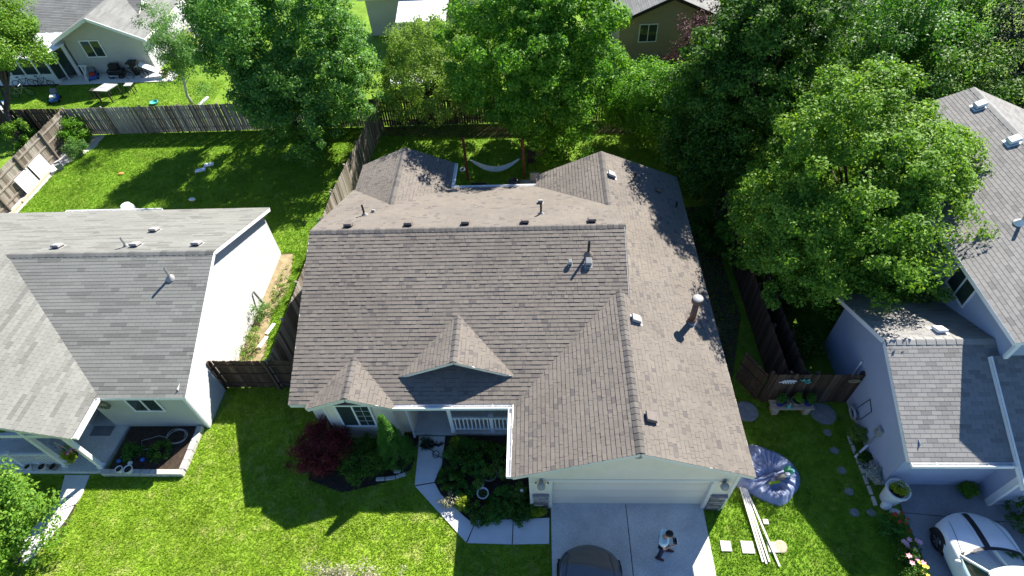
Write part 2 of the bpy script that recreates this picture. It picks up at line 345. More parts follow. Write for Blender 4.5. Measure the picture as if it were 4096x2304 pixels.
# front walk
fwk = tag(MB().add([(-7.1, 2.5, .006), (-7.1, .7, .006), (-5.2, -1.15, .006), (-2.6, -1.18, .006), (-2.6, -.6, .006), (-5, -.55, .006), (-6.3, .7, .006), (-6.3, 2.5, .006)], [(0, 1, 2, 3, 4, 5, 6, 7)]).build('path', MT['mulch']), kind='structure')
for poly in ([(-7.2, 2.55), (-7.12, .72), (-6.45, .84), (-6.26, 1.47), (-6.25, 2.55)], [(-7.1, .68), (-5.2, -1.16), (-4.98, -.58), (-5.3, -.35), (-6.18, .41), (-6.43, .80)],
             [(-5.16, -1.18), (-3.73, -1.21), (-3.71, -.42), (-4.95, -.45), (-4.95, -.58)], [(-3.70, -1.21), (-2.54, -1.18), (-2.52, -.36), (-3.68, -.42)]):
    MB().prism(poly, .004, .05).build('slab', MT['walk'], fwk, bevel=.008)
structure('planting_bed', MB().add([(-6.24, 2.6, .008), (-6.25, 1.4, .008), (-6.4, .8, .008), (-5.3, -.38, .008), (-4.9, -.47, .008), (-2.5, -.38, .008), (-2.5, .2, .008), (-3.1, .2, .008), (-3.1, 2.6, .008)], [(0, 1, 2, 3, 4, 5, 6, 7, 8)][:1]), MT['mulch'])
structure('planting_bed', MB().add([(-11.2, 2.7, .008), (-10.9, .9, .008), (-9.6, .45, .008), (-8.2, .8, .008), (-7.3, 1.3, .008), (-7.2, 2.7, .008)], [(0, 1, 2, 3, 4, 5)]), MT['mulch'])
# side strips
structure('soil_strip', MB().add([(-15.19, 4.7, .008), (-14.35, 4.7, .008), (-14.1, 6.2, .008), (-14.5, 8.2, .008), (-14.2, 10.1, .008), (-14.6, 12.2, .008), (-15.19, 12.2, .008)], [(0, 1, 2, 3, 4, 5, 6)]), MT['soil'])
structure('gravel_strip', MB().add([(-31.4, 14.5, .008), (-30.7, 14.5, .008), (-30.6, 19.6, .008), (-30.1, 20.5, .008), (-29.4, 21.6, .008), (-29.5, 22.9, .008), (-31.4, 22.9, .008)], [(0, 1, 2, 3, 4, 5, 6)]), MT['gravel'])
structure('soil_strip', MB().add([(-12, 22.0, .008), (-6, 21.5, .008), (0, 21.7, .008), (5, 21.2, .008), (8, 19, .008), (8, 22.95, .008), (-12, 22.95, .008)], [(0, 1, 2, 3, 4, 5, 6)]), mat('bare_soil', (.13, .095, .06), .95, .4, 2.5, .25, 40, .7, 25))
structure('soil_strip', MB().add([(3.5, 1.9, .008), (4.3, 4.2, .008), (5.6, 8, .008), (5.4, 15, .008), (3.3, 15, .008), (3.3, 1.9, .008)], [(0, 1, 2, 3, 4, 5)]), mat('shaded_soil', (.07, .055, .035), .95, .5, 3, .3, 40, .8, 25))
# left neighbour's walk
lw = tag(MB().add([(-19.8, 1.0, .006), (-19.4, -1.2, .006), (-18.8, -1.2, .006), (-18.9, 1.0, .006)], [(0, 1, 2, 3)]).build('path', MT['mulch']), kind='structure')
for poly in ([(-19.85, 1.05), (-19.6, .22), (-18.83, .3), (-18.93, 1.05)], [(-19.59, .2), (-19.3, -.2), (-18.9, .0), (-18.83, .28)], [(-19.6, .1), (-20.3, -1.6), (-19.5, -2.0), (-18.95, -.6), (-18.92, -.05), (-19.3, -.23)]):
    MB().prism(poly, .004, .045).build('slab', MT['walk'], lw, bevel=.008)
# right neighbour's driveway
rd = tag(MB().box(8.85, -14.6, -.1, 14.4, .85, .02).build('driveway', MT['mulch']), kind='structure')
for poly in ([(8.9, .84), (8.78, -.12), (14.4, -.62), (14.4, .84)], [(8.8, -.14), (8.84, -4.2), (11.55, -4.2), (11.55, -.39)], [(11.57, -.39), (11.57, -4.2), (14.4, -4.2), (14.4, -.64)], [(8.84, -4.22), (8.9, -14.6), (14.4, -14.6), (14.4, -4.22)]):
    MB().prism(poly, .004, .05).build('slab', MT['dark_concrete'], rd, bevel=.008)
# rear-left neighbour's patio, slab by slab
pt = tag(MB().box(-41, 29.3, -.08, -27.9, 30.75, .03).build('patio', MT['mulch']), kind='structure')
for x0, x1 in ((-36.1, -33.6), (-33.58, -31), (-30.98, -27.9)):
    MB().box(x0, 29.3, .005, x1, 30.72, .06).build('slab', MT['walk'], pt, bevel=.008)
MB().box(-30.2, 33.4, .005, -27, 39.2, .06).build('slab', MT['walk'], pt, bevel=.008)

# ================================================================ roofs
MT['roof_deck'] = mat('roof_felt', (.06, .055, .05), .95, .1)
def clip(poly, cp):
    out = poly
    n = len(cp)
    for i in range(n):
        a = cp[i]; b = cp[(i+1) % n]; inp = out; out = []
        if not inp: return []
        def side(p): return (b[0]-a[0])*(p[1]-a[1])-(b[1]-a[1])*(p[0]-a[0])
        for j in range(len(inp)):
            p = inp[j]; q = inp[(j+1) % len(inp)]; sp = side(p); sq = side(q)
            if sp >= 0: out.append(p)
            if (sp >= 0) != (sq >= 0):
                t = sp/(sp-sq); out.append((p[0]+t*(q[0]-p[0]), p[1]+t*(q[1]-p[1])))
    return out
def parea(p): return .5*sum(p[i][0]*p[(i+1) % len(p)][1]-p[(i+1) % len(p)][0]*p[i][1] for i in range(len(p)))
def wedge(poly, v0, v1, t, t1=.001):
    """shingle: polygon in plane coordinates, butt edge t thick, upper edge tucked under the next course"""
    n = len(poly); top = [(p[0], p[1], t1+(t-t1)*max(0, 1-(p[1]-v0)/(v1-v0))) for p in poly]; bot = [(p[0], p[1], -.004) for p in poly]
    return top+bot, [tuple(range(n))]+[(i, n+i, n+(i+1) % n, (i+1) % n) for i in range(n)]
class Roofs:
    """one house: decks, shingles (the 300 nearest as parts, the rest as one stuff part), caps"""
    def __init__(s, house, style, m, capm, seed):
        s.h = house; s.style = style; s.m = m; s.capm = capm; s.cand = []; s.rest = MB(); s.rng = random.Random(seed); s.var = {}; s.ncap = 0
    def plane(s, A, B, Tb, Ta, deck=.1, shingle=True, soff=True):
        A, B, Tb, Ta = [np.asarray(p, float) for p in (A, B, Tb, Ta)]
        U = nrm(B-A); N = nrm(np.cross(U, Ta-A)); V = np.cross(N, U)
        q = [A, B, Tb, Ta]; uv = [((p-A)@U, (p-A)@V) for p in q]
        dn = np.array((0, 0, -deck))
        MB().add(q+[p+dn for p in q], [(0, 1, 2, 3), (7, 6, 5, 4), (0, 4, 5, 1), (1, 5, 6, 2), (2, 6, 7, 3), (3, 7, 4, 0)]).build('roof', MT['roof_deck'], s.h)
        if not shingle: return
        F = Matrix(((U[0], V[0], N[0], A[0]), (U[1], V[1], N[1], A[1]), (U[2], V[2], N[2], A[2]), (0, 0, 0, 1)))
        rg = s.rng; um = max(p[0] for p in uv); u_0 = min(p[0] for p in uv); vm = max(p[1] for p in uv)
        # let the shingles run 2 cm past the eave
        cp = [(uv[0][0]-.036, -.02), (uv[1][0]+.036, -.02), (uv[2][0]+.036, uv[2][1]), (uv[3][0]-.036, uv[3][1])]
        ex = .143 if s.style == 'lam' else .135
        nc = int(vm/ex)+1
        for i in range(nc):
            v0 = i*ex-.02; v1 = v0+ex+.03
            u = u_0-rg.uniform(0, .3) if s.style == 'lam' else u_0-.32+(.1525 if i % 2 else 0)-rg.uniform(0, .004)
            strip = 0
            while u < um+.02:
                if s.style == 'lam':
                    wi = rg.choice((0, 1, 1, 2, 2, 3)); wd = (.11, .155, .20, .255, .32)[wi]; ti = rg.choice((0, 0, 1, 1, 2)); t = (.013, .018, .023)[ti]
                    r = rg.random(); ci = 0 if r < .03 else 1 if r < .075 else 2 if r < .30 else 3 if r < .58 else 4 if r < .83 else 5
                    tn = (.12, .22, .46, .55, .63, .75)[ci]; gap = .0
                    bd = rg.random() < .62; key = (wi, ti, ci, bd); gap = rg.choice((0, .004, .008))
                    key += (gap,)
                else:
                    wd = .305; ti = 0; t = .0095; gap = .007
                    if strip <= 0:
                        strip = rg.choice((1, 2, 3, 3)) if s.style == 'tab' else 1
                        r = rg.random(); ci = 0 if r < .1 else 1 if r < .3 else 2 if r < .75 else 3
                    strip -= 1; tn = (.22, .42, .62, .8)[ci]; key = (0, 0, ci); bd = False
                u1 = u+wd; uu0, uu1 = u, u1-gap; u = u1
                rect = [(uu0, v0), (uu1, v0), (uu1, v1), (uu0, v1)]
                pl = clip(rect, cp)
                if len(pl) < 3 or parea(pl) < .0015: continue
                full = abs(parea(pl)-(uu1-uu0)*(v1-v0)) < 1e-5
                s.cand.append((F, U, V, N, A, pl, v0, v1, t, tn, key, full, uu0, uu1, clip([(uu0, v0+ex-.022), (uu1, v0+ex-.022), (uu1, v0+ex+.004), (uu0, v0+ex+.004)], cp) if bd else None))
    def finish(s, nsep=300, visible=None):
        sc = []
        for k, c in enumerate(s.cand):
            F, U, V, N, A, pl, v0, v1, t, tn, key, full, a, b, band = c
            if not full: continue
            p = A+U*(a+b)/2+V*(v0+v1)/2
            d = Vector(p)-CAM; z = d.dot(fw)
            x = d.dot(rt)/z*2326.2; y = d.dot(upv)/z*2326.2
            if abs(x) > 2040 or abs(y) > 1145: continue
            if visible and not visible(p): continue
            # projected size: facing ratio over distance squared
            sc.append((-abs(float(np.dot(N, np.array(d)/d.length)))/d.length**2, k))
        sc.sort(); sep = {k for _, k in sc[:nsep]}
        for k, c in enumerate(s.cand):
            F, U, V, N, A, pl, v0, v1, t, tn, key, full, a, b, band = c
            if k in sep:
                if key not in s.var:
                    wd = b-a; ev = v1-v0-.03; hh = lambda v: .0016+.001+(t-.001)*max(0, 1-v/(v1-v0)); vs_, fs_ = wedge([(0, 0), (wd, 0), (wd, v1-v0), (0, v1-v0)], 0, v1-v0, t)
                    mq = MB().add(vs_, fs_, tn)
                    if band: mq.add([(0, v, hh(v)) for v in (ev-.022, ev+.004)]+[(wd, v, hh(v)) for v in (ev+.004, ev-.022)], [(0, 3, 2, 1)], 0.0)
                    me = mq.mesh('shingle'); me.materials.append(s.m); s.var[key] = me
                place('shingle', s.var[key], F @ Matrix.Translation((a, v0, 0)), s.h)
            else:
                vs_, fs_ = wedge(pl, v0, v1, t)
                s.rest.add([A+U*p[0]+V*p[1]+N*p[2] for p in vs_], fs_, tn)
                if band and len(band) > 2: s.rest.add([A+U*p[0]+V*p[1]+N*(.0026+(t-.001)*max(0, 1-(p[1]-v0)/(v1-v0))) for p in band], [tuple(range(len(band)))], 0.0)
        s.rest.build('shingle_field', s.m, s.h, kind='stuff')
    def ridge(s, A, B, s1, s2, half=.14, e=.2, lift=.012, rake=None):
        """ridge caps from A to B; s1,s2 slopes on the left and right side"""
        A = np.asarray(A, float); B = np.asarray(B, float); L = np.linalg.norm(B-A); d = (B-A)/L; sd = nrm(np.cross(d, (0, 0, 1)))
        n = int(L/e); e = L/n
        key = ('cap', round(e, 3), s1, s2)
        for i in range(n):
            tn = s.rng.choice((0.1, .4, .55, .7, .9)); k2 = key+(tn,)
            if k2 not in s.var:
                mb = MB(); th = .014; pr = []
                c1 = half/math.hypot(1, s1); c2 = half/math.hypot(1, s2)
                for x, up in ((0, lift+.016), (e+.04, lift)):
                    # local x along the ridge, y to the right
                    row = [(-c1, -c1*s1), (-.03, -.03*s1*.6+.004), (0, .006), (.03, -.03*s2*.6+.004), (c2, -c2*s2)]
                    pr.append([(x, y, z+up) for y, z in row]); pr.append([(x, y, z+up-th-.012) for y, z in row])
                V_ = pr[0]+pr[1]+pr[2]+pr[3]
                fc = []
                for j in range(4):
                    fc += [(j, j+1, 10+j+1, 10+j), (j, 5+j, 5+j+1, j+1), (10+j, 10+j+1, 15+j+1, 15+j)]
                fc += [(0, 10, 15, 5), (4, 9, 19, 14)]
                me = mb.add(V_, fc, tn).mesh('ridge_cap'); me.materials.append(s.capm); s.var[k2] = me
            o = A+d*(e*i)
            place('ridge_cap', s.var[k2], Matrix(((d[0], sd[0], 0, o[0]), (d[1], sd[1], 0, o[1]), (d[2], sd[2], 1, o[2]), (0, 0, 0, 1))), s.h)
def fascia(house, pts, h=.16, t=.03, m='trim', name='fascia', drop=.10, out=(0, 0, 0)):
    for a, b in zip(pts[:-1], pts[1:]):
        a = np.asarray(a, float)+out; b = np.asarray(b, float)+out
        dz = np.array((0, 0, h/2+.006))
        MB().beam(a-dz, b-dz, t, h).build(name, MT[m], house)
def gutter(house, a, b, outw, m='white', name='gutter', end=True):
    a = np.asarray(a, float); b = np.asarray(b, float); o = nrm(outw)
    mb = MB(); z = np.array((0, 0, 1.))
    mb.beam(a+o*.07-z*.125, b+o*.07-z*.125, .13, .012)
    mb.beam(a+o*.134-z*.07, b+o*.134-z*.07, .014, .125)
    mb.beam(a+o*.128-z*.002, b+o*.128-z*.002, .03, .014)
    mb.beam(a+o*.006-z*.07, b+o*.006-z*.07, .01, .11)
    L = np.linalg.norm(b-a); d = (b-a)/L
    for p in (a+d*.004, b-d*.004): mb.obox(p+o*.07-z*.065, d, o, z, .004, .065, .062)
    g = mb.build(name, MT[m], house)
    n = max(2, int(L/1.3))
    for i in range(n):
        p = a+d*(L*(i+.5)/n); MB().beam(p+o*.0-z*.012, p+o*.14-z*.012, .025, .01).build('hanger', MT[m], g)
    return g
def wall(house, A, B, z0, z1, peak=None, m='beige', siding=0, holes=(), th=.14, board=.15, name='wall'):
    """wall from A to B (xy), outside on the right-hand side when walking A->B... peak=(t,z) adds a gable"""
    A = np.asarray(A, float); B = np.asarray(B, float); L = np.linalg.norm(B-A); d = (B-A)/L; n = np.array((d[1], -d[0]))  # outward
    def P(u, z, o=0): return (A[0]+d[0]*u+n[0]*o, A[1]+d[1]*u+n[1]*o, z)
    e_ = .004; prof = [(e_, z0), (L-e_, z0), (L-e_, z1)]+([(peak[0]*L, peak[1])] if peak else [])+[(e_, z1)]
    mb = MB()
    k = len(prof)
    hl = [h for h in holes if len(h) > 4 and h[4]]
    if hl:   # real opening: split into strips
        h = hl[0]
        def strip(pr):
            kk = len(pr); mb.add([P(u, z, 0) for u, z in pr]+[P(u, z, -th) for u, z in pr], [tuple(range(kk)), tuple(range(2*kk-1, kk-1, -1))]+[(i, kk+i, kk+(i+1) % kk, (i+1) % kk) for i in range(kk)])
        strip([(0, z0), (h[0], z0), (h[0], h[3]), (0, h[3])]); strip([(h[1], z0), (L, z0), (L, h[3]), (h[1], h[3])])
        strip([(0, h[3]), (L, h[3]), (L, z1)]+([(peak[0]*L, peak[1])] if peak else [])+[(0, z1)])
    else:
        mb.add([P(u, z, 0) for u, z in prof]+[P(u, z, -th) for u, z in prof], [tuple(range(k)), tuple(range(2*k-1, k-1, -1))]+[(i, k+i, k+(i+1) % k, (i+1) % k) for i in range(k)])
    w_ = mb.build(name, MT[m], house)
    if siding:
        ztop = max(z1, peak[1] if peak else z1); z = z0+.12
        while z < ztop-.02:
            zb = min(z+board+.015, ztop); seg = [(0, L)]
            if z > z1-.001 and peak:
                f = (z-z1)/(peak[1]-z1); seg = [(peak[0]*L*f, L-(1-peak[0])*L*f)]
            for h in holes:
                if zb > h[2]+.02 and z < h[3]-.02:
                    ns = []
                    for a, b in seg:
                        if h[0] > a: ns.append((a, min(b, h[0])))
                        if h[1] < b: ns.append((max(a, h[1]), b))
                    seg = [q for q in ns if q[1]-q[0] > .03]
            for a, b in seg:
                if z > z1-.001 and peak:
                    f2 = min(1, (zb-z1)/(peak[1]-z1)); ta = max(a, peak[0]*L*f2) if a == seg[0][0] else a; tb = min(b, L-(1-peak[0])*L*f2) if b == seg[-1][1] else b
                else: ta, tb = a, b
                MB().add([P(a, z, .004), P(b, z, .004), P(b, z, .02), P(a, z, .02), P(ta, zb, .002), P(tb, zb, .002), P(tb, zb, .005), P(ta, zb, .005)],
                         [(3, 2, 6, 7), (0, 1, 2, 3), (0, 3, 7, 4), (1, 5, 6, 2), (0, 4, 5, 1), (4, 7, 6, 5)]).build('siding_board', MT[m], w_)
            z += board
    return w_
def window(house, O, d, wd, ht, n, bars=1, m='white', muntin=(), fw_=.07, proud=.045, pane='glass'):
    """O lower-left corner on the wall, d along, n outward"""
    O = np.asarray(O, float); d = nrm((*d, 0)); n = nrm((*n, 0)); z = np.array((0, 0, 1.))
    f = MB(); c = O+n*proud/2
    f.obox(c+d*wd/2+z*fw_/2, d, z, n, wd/2, fw_/2, proud/2).obox(c+d*wd/2+z*(ht-fw_/2), d, z, n, wd/2, fw_/2, proud/2)
    f.obox(c+d*fw_/2+z*ht/2, d, z, n, fw_/2, ht/2-fw_, proud/2).obox(c+d*(wd-fw_/2)+z*ht/2, d, z, n, fw_/2, ht/2-fw_, proud/2)
    for i in range(bars): f.obox(c+d*wd*(i+1)/(bars+1)+z*ht/2, d, z, n, fw_*.4, ht/2-fw_, proud/2)
    fo = f.build('window', MT[m], house)
    for i in range(bars+1):
        u0 = wd*i/(bars+1)+(fw_ if i == 0 else fw_*.4); u1 = wd*(i+1)/(bars+1)-(fw_ if i == bars else fw_*.4)
        MB().obox(O+d*(u0+u1)/2+z*ht/2+n*.014, d, z, n, (u1-u0)/2, ht/2-fw_, .006).build('pane', MT[pane], fo)
        if i in muntin:
            q = MB(); q.obox(O+d*(u0+u1)/2+z*ht/2+n*.022, d, z, n, .005, ht/2-fw_, .003)
            for k in (1, 2, 3): q.obox(O+d*(u0+u1)/2+z*(fw_+(ht-2*fw_)*k/4)+n*.0285, d, z, n, (u1-u0)/2, .005, .003)
            q.build('muntin', MT[m], fo)
    return fo
def roof_vent(loc, s, axis, m, label, group, size=.34, h=.13):
    """low box vent on a slope: flange, throat, hood. axis 0: slope falls along +x, 1: falls along +y, -1 falls along -y"""
    x, y, z = loc
    t = thing('roof_vent', label, 'roof vent', (x, y, z), group)
    gx, gy = {0: (-s, 0), 1: (0, -s), -1: (0, s), 2: (s, 0)}[axis]
    def zz(px, py): return z+gx*(px-x)+gy*(py-y)
    a = size*.44
    q = [(x-a*1.25, y-a*1.25), (x+a*1.25, y-a*1.25), (x+a*1.25, y+a*1.25), (x-a*1.25, y+a*1.25)]
    MB().add([(p[0], p[1], zz(*p)+.018) for p in q]+[(p[0], p[1], zz(*p)-.02) for p in q], [(0, 1, 2, 3), (7, 6, 5, 4)]+[(i, 4+i, 4+(i+1) % 4, (i+1) % 4) for i in range(4)]).build('flange', MT[m], t)
    q = [(x-a*.75, y-a*.75), (x+a*.75, y-a*.75), (x+a*.75, y+a*.75), (x-a*.75, y+a*.75)]
    MB().add([(p[0], p[1], zz(*p)+.01) for p in q]+[(p[0], p[1], zz(*p)+h) for p in q], [(0, 3, 2, 1), (4, 5, 6, 7)]+[(i, (i+1) % 4, 4+(i+1) % 4, 4+i) for i in range(4)]).build('throat', MT['dark'], t)
    q = [(x-a, y-a), (x+a, y-a), (x+a, y+a), (x-a, y+a)]
    MB().add([(p[0], p[1], zz(*p)+h-.05) for p in q]+[(p[0]*.85+x*.15, p[1]*.85+y*.15, zz(*p)+h+.05) for p in q], [(0, 3, 2, 1), (4, 5, 6, 7)]+[(i, (i+1) % 4, 4+(i+1) % 4, 4+i) for i in range(4)]).build('hood', MT[m], t, bevel=.01)
    return t
def vent_pipe(loc, h, r, m, fm, label, group=None, cone=.16):
    x, y, z = loc; t = thing('vent_pipe', label, 'vent pipe', (x, y, z), group)
    MB().lathe((x, y, z-.06), [(cone, 0), (cone*.95, .04), (r*1.25, .17), (r*1.1, .19)], 14).build('flashing', MT[fm], t, smooth=True)
    MB().lathe((x, y, z+.05), [(r, 0), (r, h-.05), (r*.8, h-.05), (r*.8, h-.2)], 12).build('pipe', MT[m], t)
    return t

# ================================================================ main house
S = .43
H = thing('house', 'tan house with brown shingled roof, two front gables and garage, in the centre', 'house', (-4, 6, 0))
XL, XS, YR, ZR, YF, YB = -11.09, .31, 8.095, 5.164, 2.345, 13.15
zF = ZR-S*(YR-YF); zB = ZR-S*(YB-YR)
RF = Roofs(H, 'lam', MT['roof_main'], MT['cap'], 5)
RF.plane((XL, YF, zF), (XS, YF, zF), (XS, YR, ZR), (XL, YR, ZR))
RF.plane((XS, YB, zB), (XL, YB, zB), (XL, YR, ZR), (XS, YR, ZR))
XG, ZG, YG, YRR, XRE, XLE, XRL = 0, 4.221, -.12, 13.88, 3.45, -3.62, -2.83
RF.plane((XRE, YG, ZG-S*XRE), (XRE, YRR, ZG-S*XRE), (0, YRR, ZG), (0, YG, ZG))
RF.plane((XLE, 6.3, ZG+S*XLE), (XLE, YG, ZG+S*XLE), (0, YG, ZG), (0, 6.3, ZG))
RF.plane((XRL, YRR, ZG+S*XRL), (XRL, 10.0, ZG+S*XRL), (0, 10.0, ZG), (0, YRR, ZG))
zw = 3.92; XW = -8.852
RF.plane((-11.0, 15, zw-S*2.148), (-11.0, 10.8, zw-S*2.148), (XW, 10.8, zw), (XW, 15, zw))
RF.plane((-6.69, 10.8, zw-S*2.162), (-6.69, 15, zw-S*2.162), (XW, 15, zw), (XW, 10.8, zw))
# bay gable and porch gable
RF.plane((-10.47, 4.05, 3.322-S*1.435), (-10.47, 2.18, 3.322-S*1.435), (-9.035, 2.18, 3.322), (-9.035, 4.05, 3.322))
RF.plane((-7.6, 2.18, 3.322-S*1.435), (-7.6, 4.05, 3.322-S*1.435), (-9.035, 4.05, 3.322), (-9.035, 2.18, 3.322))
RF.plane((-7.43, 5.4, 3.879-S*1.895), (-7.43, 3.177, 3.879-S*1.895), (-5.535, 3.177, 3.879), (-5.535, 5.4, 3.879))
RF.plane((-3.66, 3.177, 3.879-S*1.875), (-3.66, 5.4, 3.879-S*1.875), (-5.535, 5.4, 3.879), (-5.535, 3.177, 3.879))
RF.ridge((XL-.01, YR, ZR), (XS+.01, YR, ZR), S, S)
RF.ridge((0, YG-.01, ZG), (0, 5.95, ZG), S, S); RF.ridge((0, YRR+.01, ZG), (0, 10.28, ZG), S, S)
RF.ridge((XW, 15.01, zw), (XW, 10.95, zw), S, S)
RF.ridge((-9.035, 2.17, 3.322), (-9.035, 3.85, 3.322), S, S, .13); RF.ridge((-5.535, 3.17, 3.879), (-5.535, 5.15, 3.879), S, S, .13)
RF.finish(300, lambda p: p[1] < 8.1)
# flashing at the step of the main roof's right end
MB().add([(XS+.012, 5.55, 4.09), (XS+.012, YR, 4.09), (XS+.012, YR, ZR+.02), (XS+.012, 5.5, 4.07), (XS-.02, 5.5, 4.07), (XS-.02, YR, ZR+.02)], [(0, 1, 2, 3), (3, 2, 5, 4)]).build('step_flashing', MT['light_metal'], H)
MB().add([(XS+.012, YR, 4.09), (XS+.012, 10.62, 4.09), (XS+.012, 10.62, 4.10), (XS+.012, YR, ZR+.02)], [(0, 1, 2, 3)]).build('step_flashing', MT['trim'], H)
def rakes(pts, nrm_out, **k): fascia(H, pts, out=np.asarray(nrm_out)*.016, **k)
rakes([(XL, YF, zF), (XL, YR, ZR), (XL, YB, zB)], (-1, 0, 0))
rakes([(XLE, YG, ZG+S*XLE), (0, YG, ZG), (XRE, YG, ZG-S*XRE)], (0, -1, 0))
rakes([(XRL, YRR, ZG+S*XRL), (0, YRR, ZG), (XRE, YRR, ZG-S*XRE)], (0, 1, 0))
rakes([(-11, 15, zw-S*2.148), (XW, 15, zw), (-6.69, 15, zw-S*2.162)], (0, 1, 0))
rakes([(-10.47, 2.18, 3.322-S*1.435), (-9.035, 2.18, 3.322), (-7.6, 2.18, 3.322-S*1.435)], (0, -1, 0), h=.17)
rakes([(-7.43, 3.177, 3.879-S*1.895), (-5.535, 3.177, 3.879), (-3.66, 3.177, 3.879-S*1.875)], (0, -1, 0), h=.11)
fascia(H, [(XL, YF, zF), (-10.5, YF, zF)], out=(0, -.016, 0)); fascia(H, [(-7.6, YF, zF), (XLE, YF, zF)], out=(0, -.016, 0))
fascia(H, [(XLE, YG, ZG+S*XLE), (XLE, YF, zF)], out=(-.016, 0, 0)); fascia(H, [(XRE, YG, ZG-S*XRE), (XRE, YRR, ZG-S*XRE)], out=(.016, 0, 0))
gutter(H, (-7.62, YF-.035, zF-.005), (XLE-.03, YF-.035, zF-.005), (0, -1, 0)); gutter(H, (XLE-.035, YF-.18, zF-.01), (XLE-.035, YG-.01, zF-.02), (-1, 0, 0))
gutter(H, (-6.69+.03, YB+.03, zB), (XRL-.03, YB+.03, zB), (0, 1, 0)); gutter(H, (-6.69+.03, YB+.2, zB), (-6.69+.03, 15, zB), (1, 0, 0))
# soffits under front eaves
MB().box(XL+.05, YF+.02, zF-.16, XLE, 2.95, zF-.13).build('soffit', MT['trim'], H)
# walls
wall(H, (-10.75, 12.7), (-10.75, 2.75), 0, zF+.1, (.46, 4.9))
wall(H, (-10.75, 2.76), (-10.0, 2.76), 0, zF, m='beige', siding=1)
wall(H, (-10.15, 2.5), (-7.78, 2.5), 0, 2.74, (.48, 3.2), siding=1, holes=[(.42, 1.66, .98, 2.42)])
wall(H, (-10.15, 3.0), (-10.15, 2.5), 0, 2.6); wall(H, (-7.78, 2.5), (-7.78, 2.78), 0, 2.6)
wall(H, (-7.78, 2.76), (-7.36, 2.76), 0, 2.6, siding=1)
wall(H, (-7.36, 2.76), (-7.36, 4.5), 0, 2.6, siding=1)
wall(H, (-7.36, 4.5), (-3.12, 4.5), 0, 2.65, siding=1, holes=[(.5, 1.42, 0, 2.1), (2.2, 3.9, .95, 2.2)])
wall(H, (-3.12, 4.5), (-3.12, 0), 0, 2.66)
wall(H, (-3.12, 0), (3.12, 0), 0, 2.82, (.5, 4.12), siding=1, holes=[(.68, 5.56, 0, 2.14, True)])
wall(H, (3.12, 0), (3.12, 13.4), 0, 2.75); wall(H, (3.12, 13.4), (-2.5, 13.4), 0, 2.7, (.555, 4.0)); wall(H, (-2.5, 13.4), (-2.5, 12.7), 0, 2.7)
wall(H, (-2.5, 12.7), (-7.0, 12.7), 0, 2.9, siding=0); wall(H, (-7.0, 12.7), (-7.0, 14.6), 0, 2.75); wall(H, (-7.0, 14.6), (-10.75, 14.6), 0, 2.8, (.5, 3.7)); wall(H, (-10.75, 14.6), (-10.75, 12.7), 0, 2.8)
# porch gable face, recessed under its rake
wall(H, (-6.9, 3.75), (-4.18, 3.75), 3.2, 3.24, (.5, 3.77), m='trim', th=.05, siding=1, board=.12)
for cx, sgn, y0 in ((-10.15, 1, 2.5), (-7.78, -1, 2.5)): MB().box(cx-.004, y0-.03, 0, cx+sgn*.09, y0-.021, 2.6).build('corner_board', MT['trim'], H)
MB().box(-3.135, -.034, 0, -3.03, -.0215, 2.62).build('corner_board', MT['trim'], H); MB().box(3.03, -.034, 0, 3.135, -.0215, 2.62).build('corner_board', MT['trim'], H)
MB().box(-2.54, -.034, 0, -2.42, .117, 2.144).build('door_jamb', MT['trim'], H); MB().box(2.42, -.034, 0, 2.54, .117, 2.144).build('door_jamb', MT['trim'], H); MB().box(-2.54, -.036, 2.145, 2.54, .128, 2.24).build('door_head', MT['trim'], H)
# garage door: four raised sections
gd = MB().box(-2.44, .15, 0, 2.44, .17, 2.14).build('garage_door', MT['door'], H)
for i in range(4): MB().box(-2.43, .118, .012+i*.533, 2.43, .149, .012+i*.533+.514).build('door_section', MT['door'], gd, bevel=.01)
MB().box(-2.44, .105, 0, 2.44, .15, .014).build('door_seal', MT['black'], gd)
# stone veneer on both garage piers
for x0, x1, seed in ((-3.03, -2.54, 1), (2.54, 3.03, 2)):
    rg = random.Random(seed); MB().box(x0, -.035, 0, x1, -.022, 1.1).build('mortar', MT['clay'], H); z = .01
    while z < 1.06:
        hh = rg.uniform(.09, .17); hh = min(hh, 1.08-z); x = x0
        while x < x1-.01:
            ww = rg.uniform(.14, .4); xe = min(x+ww, x1); xe = x1 if x1-xe < .08 else xe
            MB().box(x+.006, -.075-rg.uniform(0, .03), z+.005, xe-.006, -.03, z+hh-.006, rg.random()).build('stone', MT['stone'], H, bevel=.012); x = xe
        z += hh
    MB().box(x0-.02, -.13, 1.1, x1+.02, -.022, 1.16).build('stone_cap', MT['stone_cap'], H, bevel=.008)
# gable vent
MB().tube([(0, -.036, 3.80), (0, -.02, 3.80)], .16, 20).build('gable_vent', MT['trim'], H); MB().tube([(0, -.041, 3.80), (0, -.0365, 3.80)], .125, 20).build('vent_louvre', MT['stone_cap'], H)
window(H, (-9.73, 2.479, .98), (1, 0), 1.24, 1.44, (0, -1), 1, 'white', (1,), .07)
window(H, (-5.16, 4.478, .95), (1, 0), 1.7, 1.25, (0, -1), 1, 'white')
dr = MB().box(-6.86, 4.44, .15, -5.94, 4.478, 2.1).build('door', MT['furn'], H)
for i, (a, b) in enumerate(((.3, .95), (1.1, 1.95))):
    for xx in (-6.75, -6.33): MB().box(xx, 4.425, a, xx+.3, 4.439, b).build('door_panel', MT['furn'], dr)
MB().ell((-6.0, 4.39, 1.05), .03, .035, .03).build('door_handle', MT['steel'], dr)
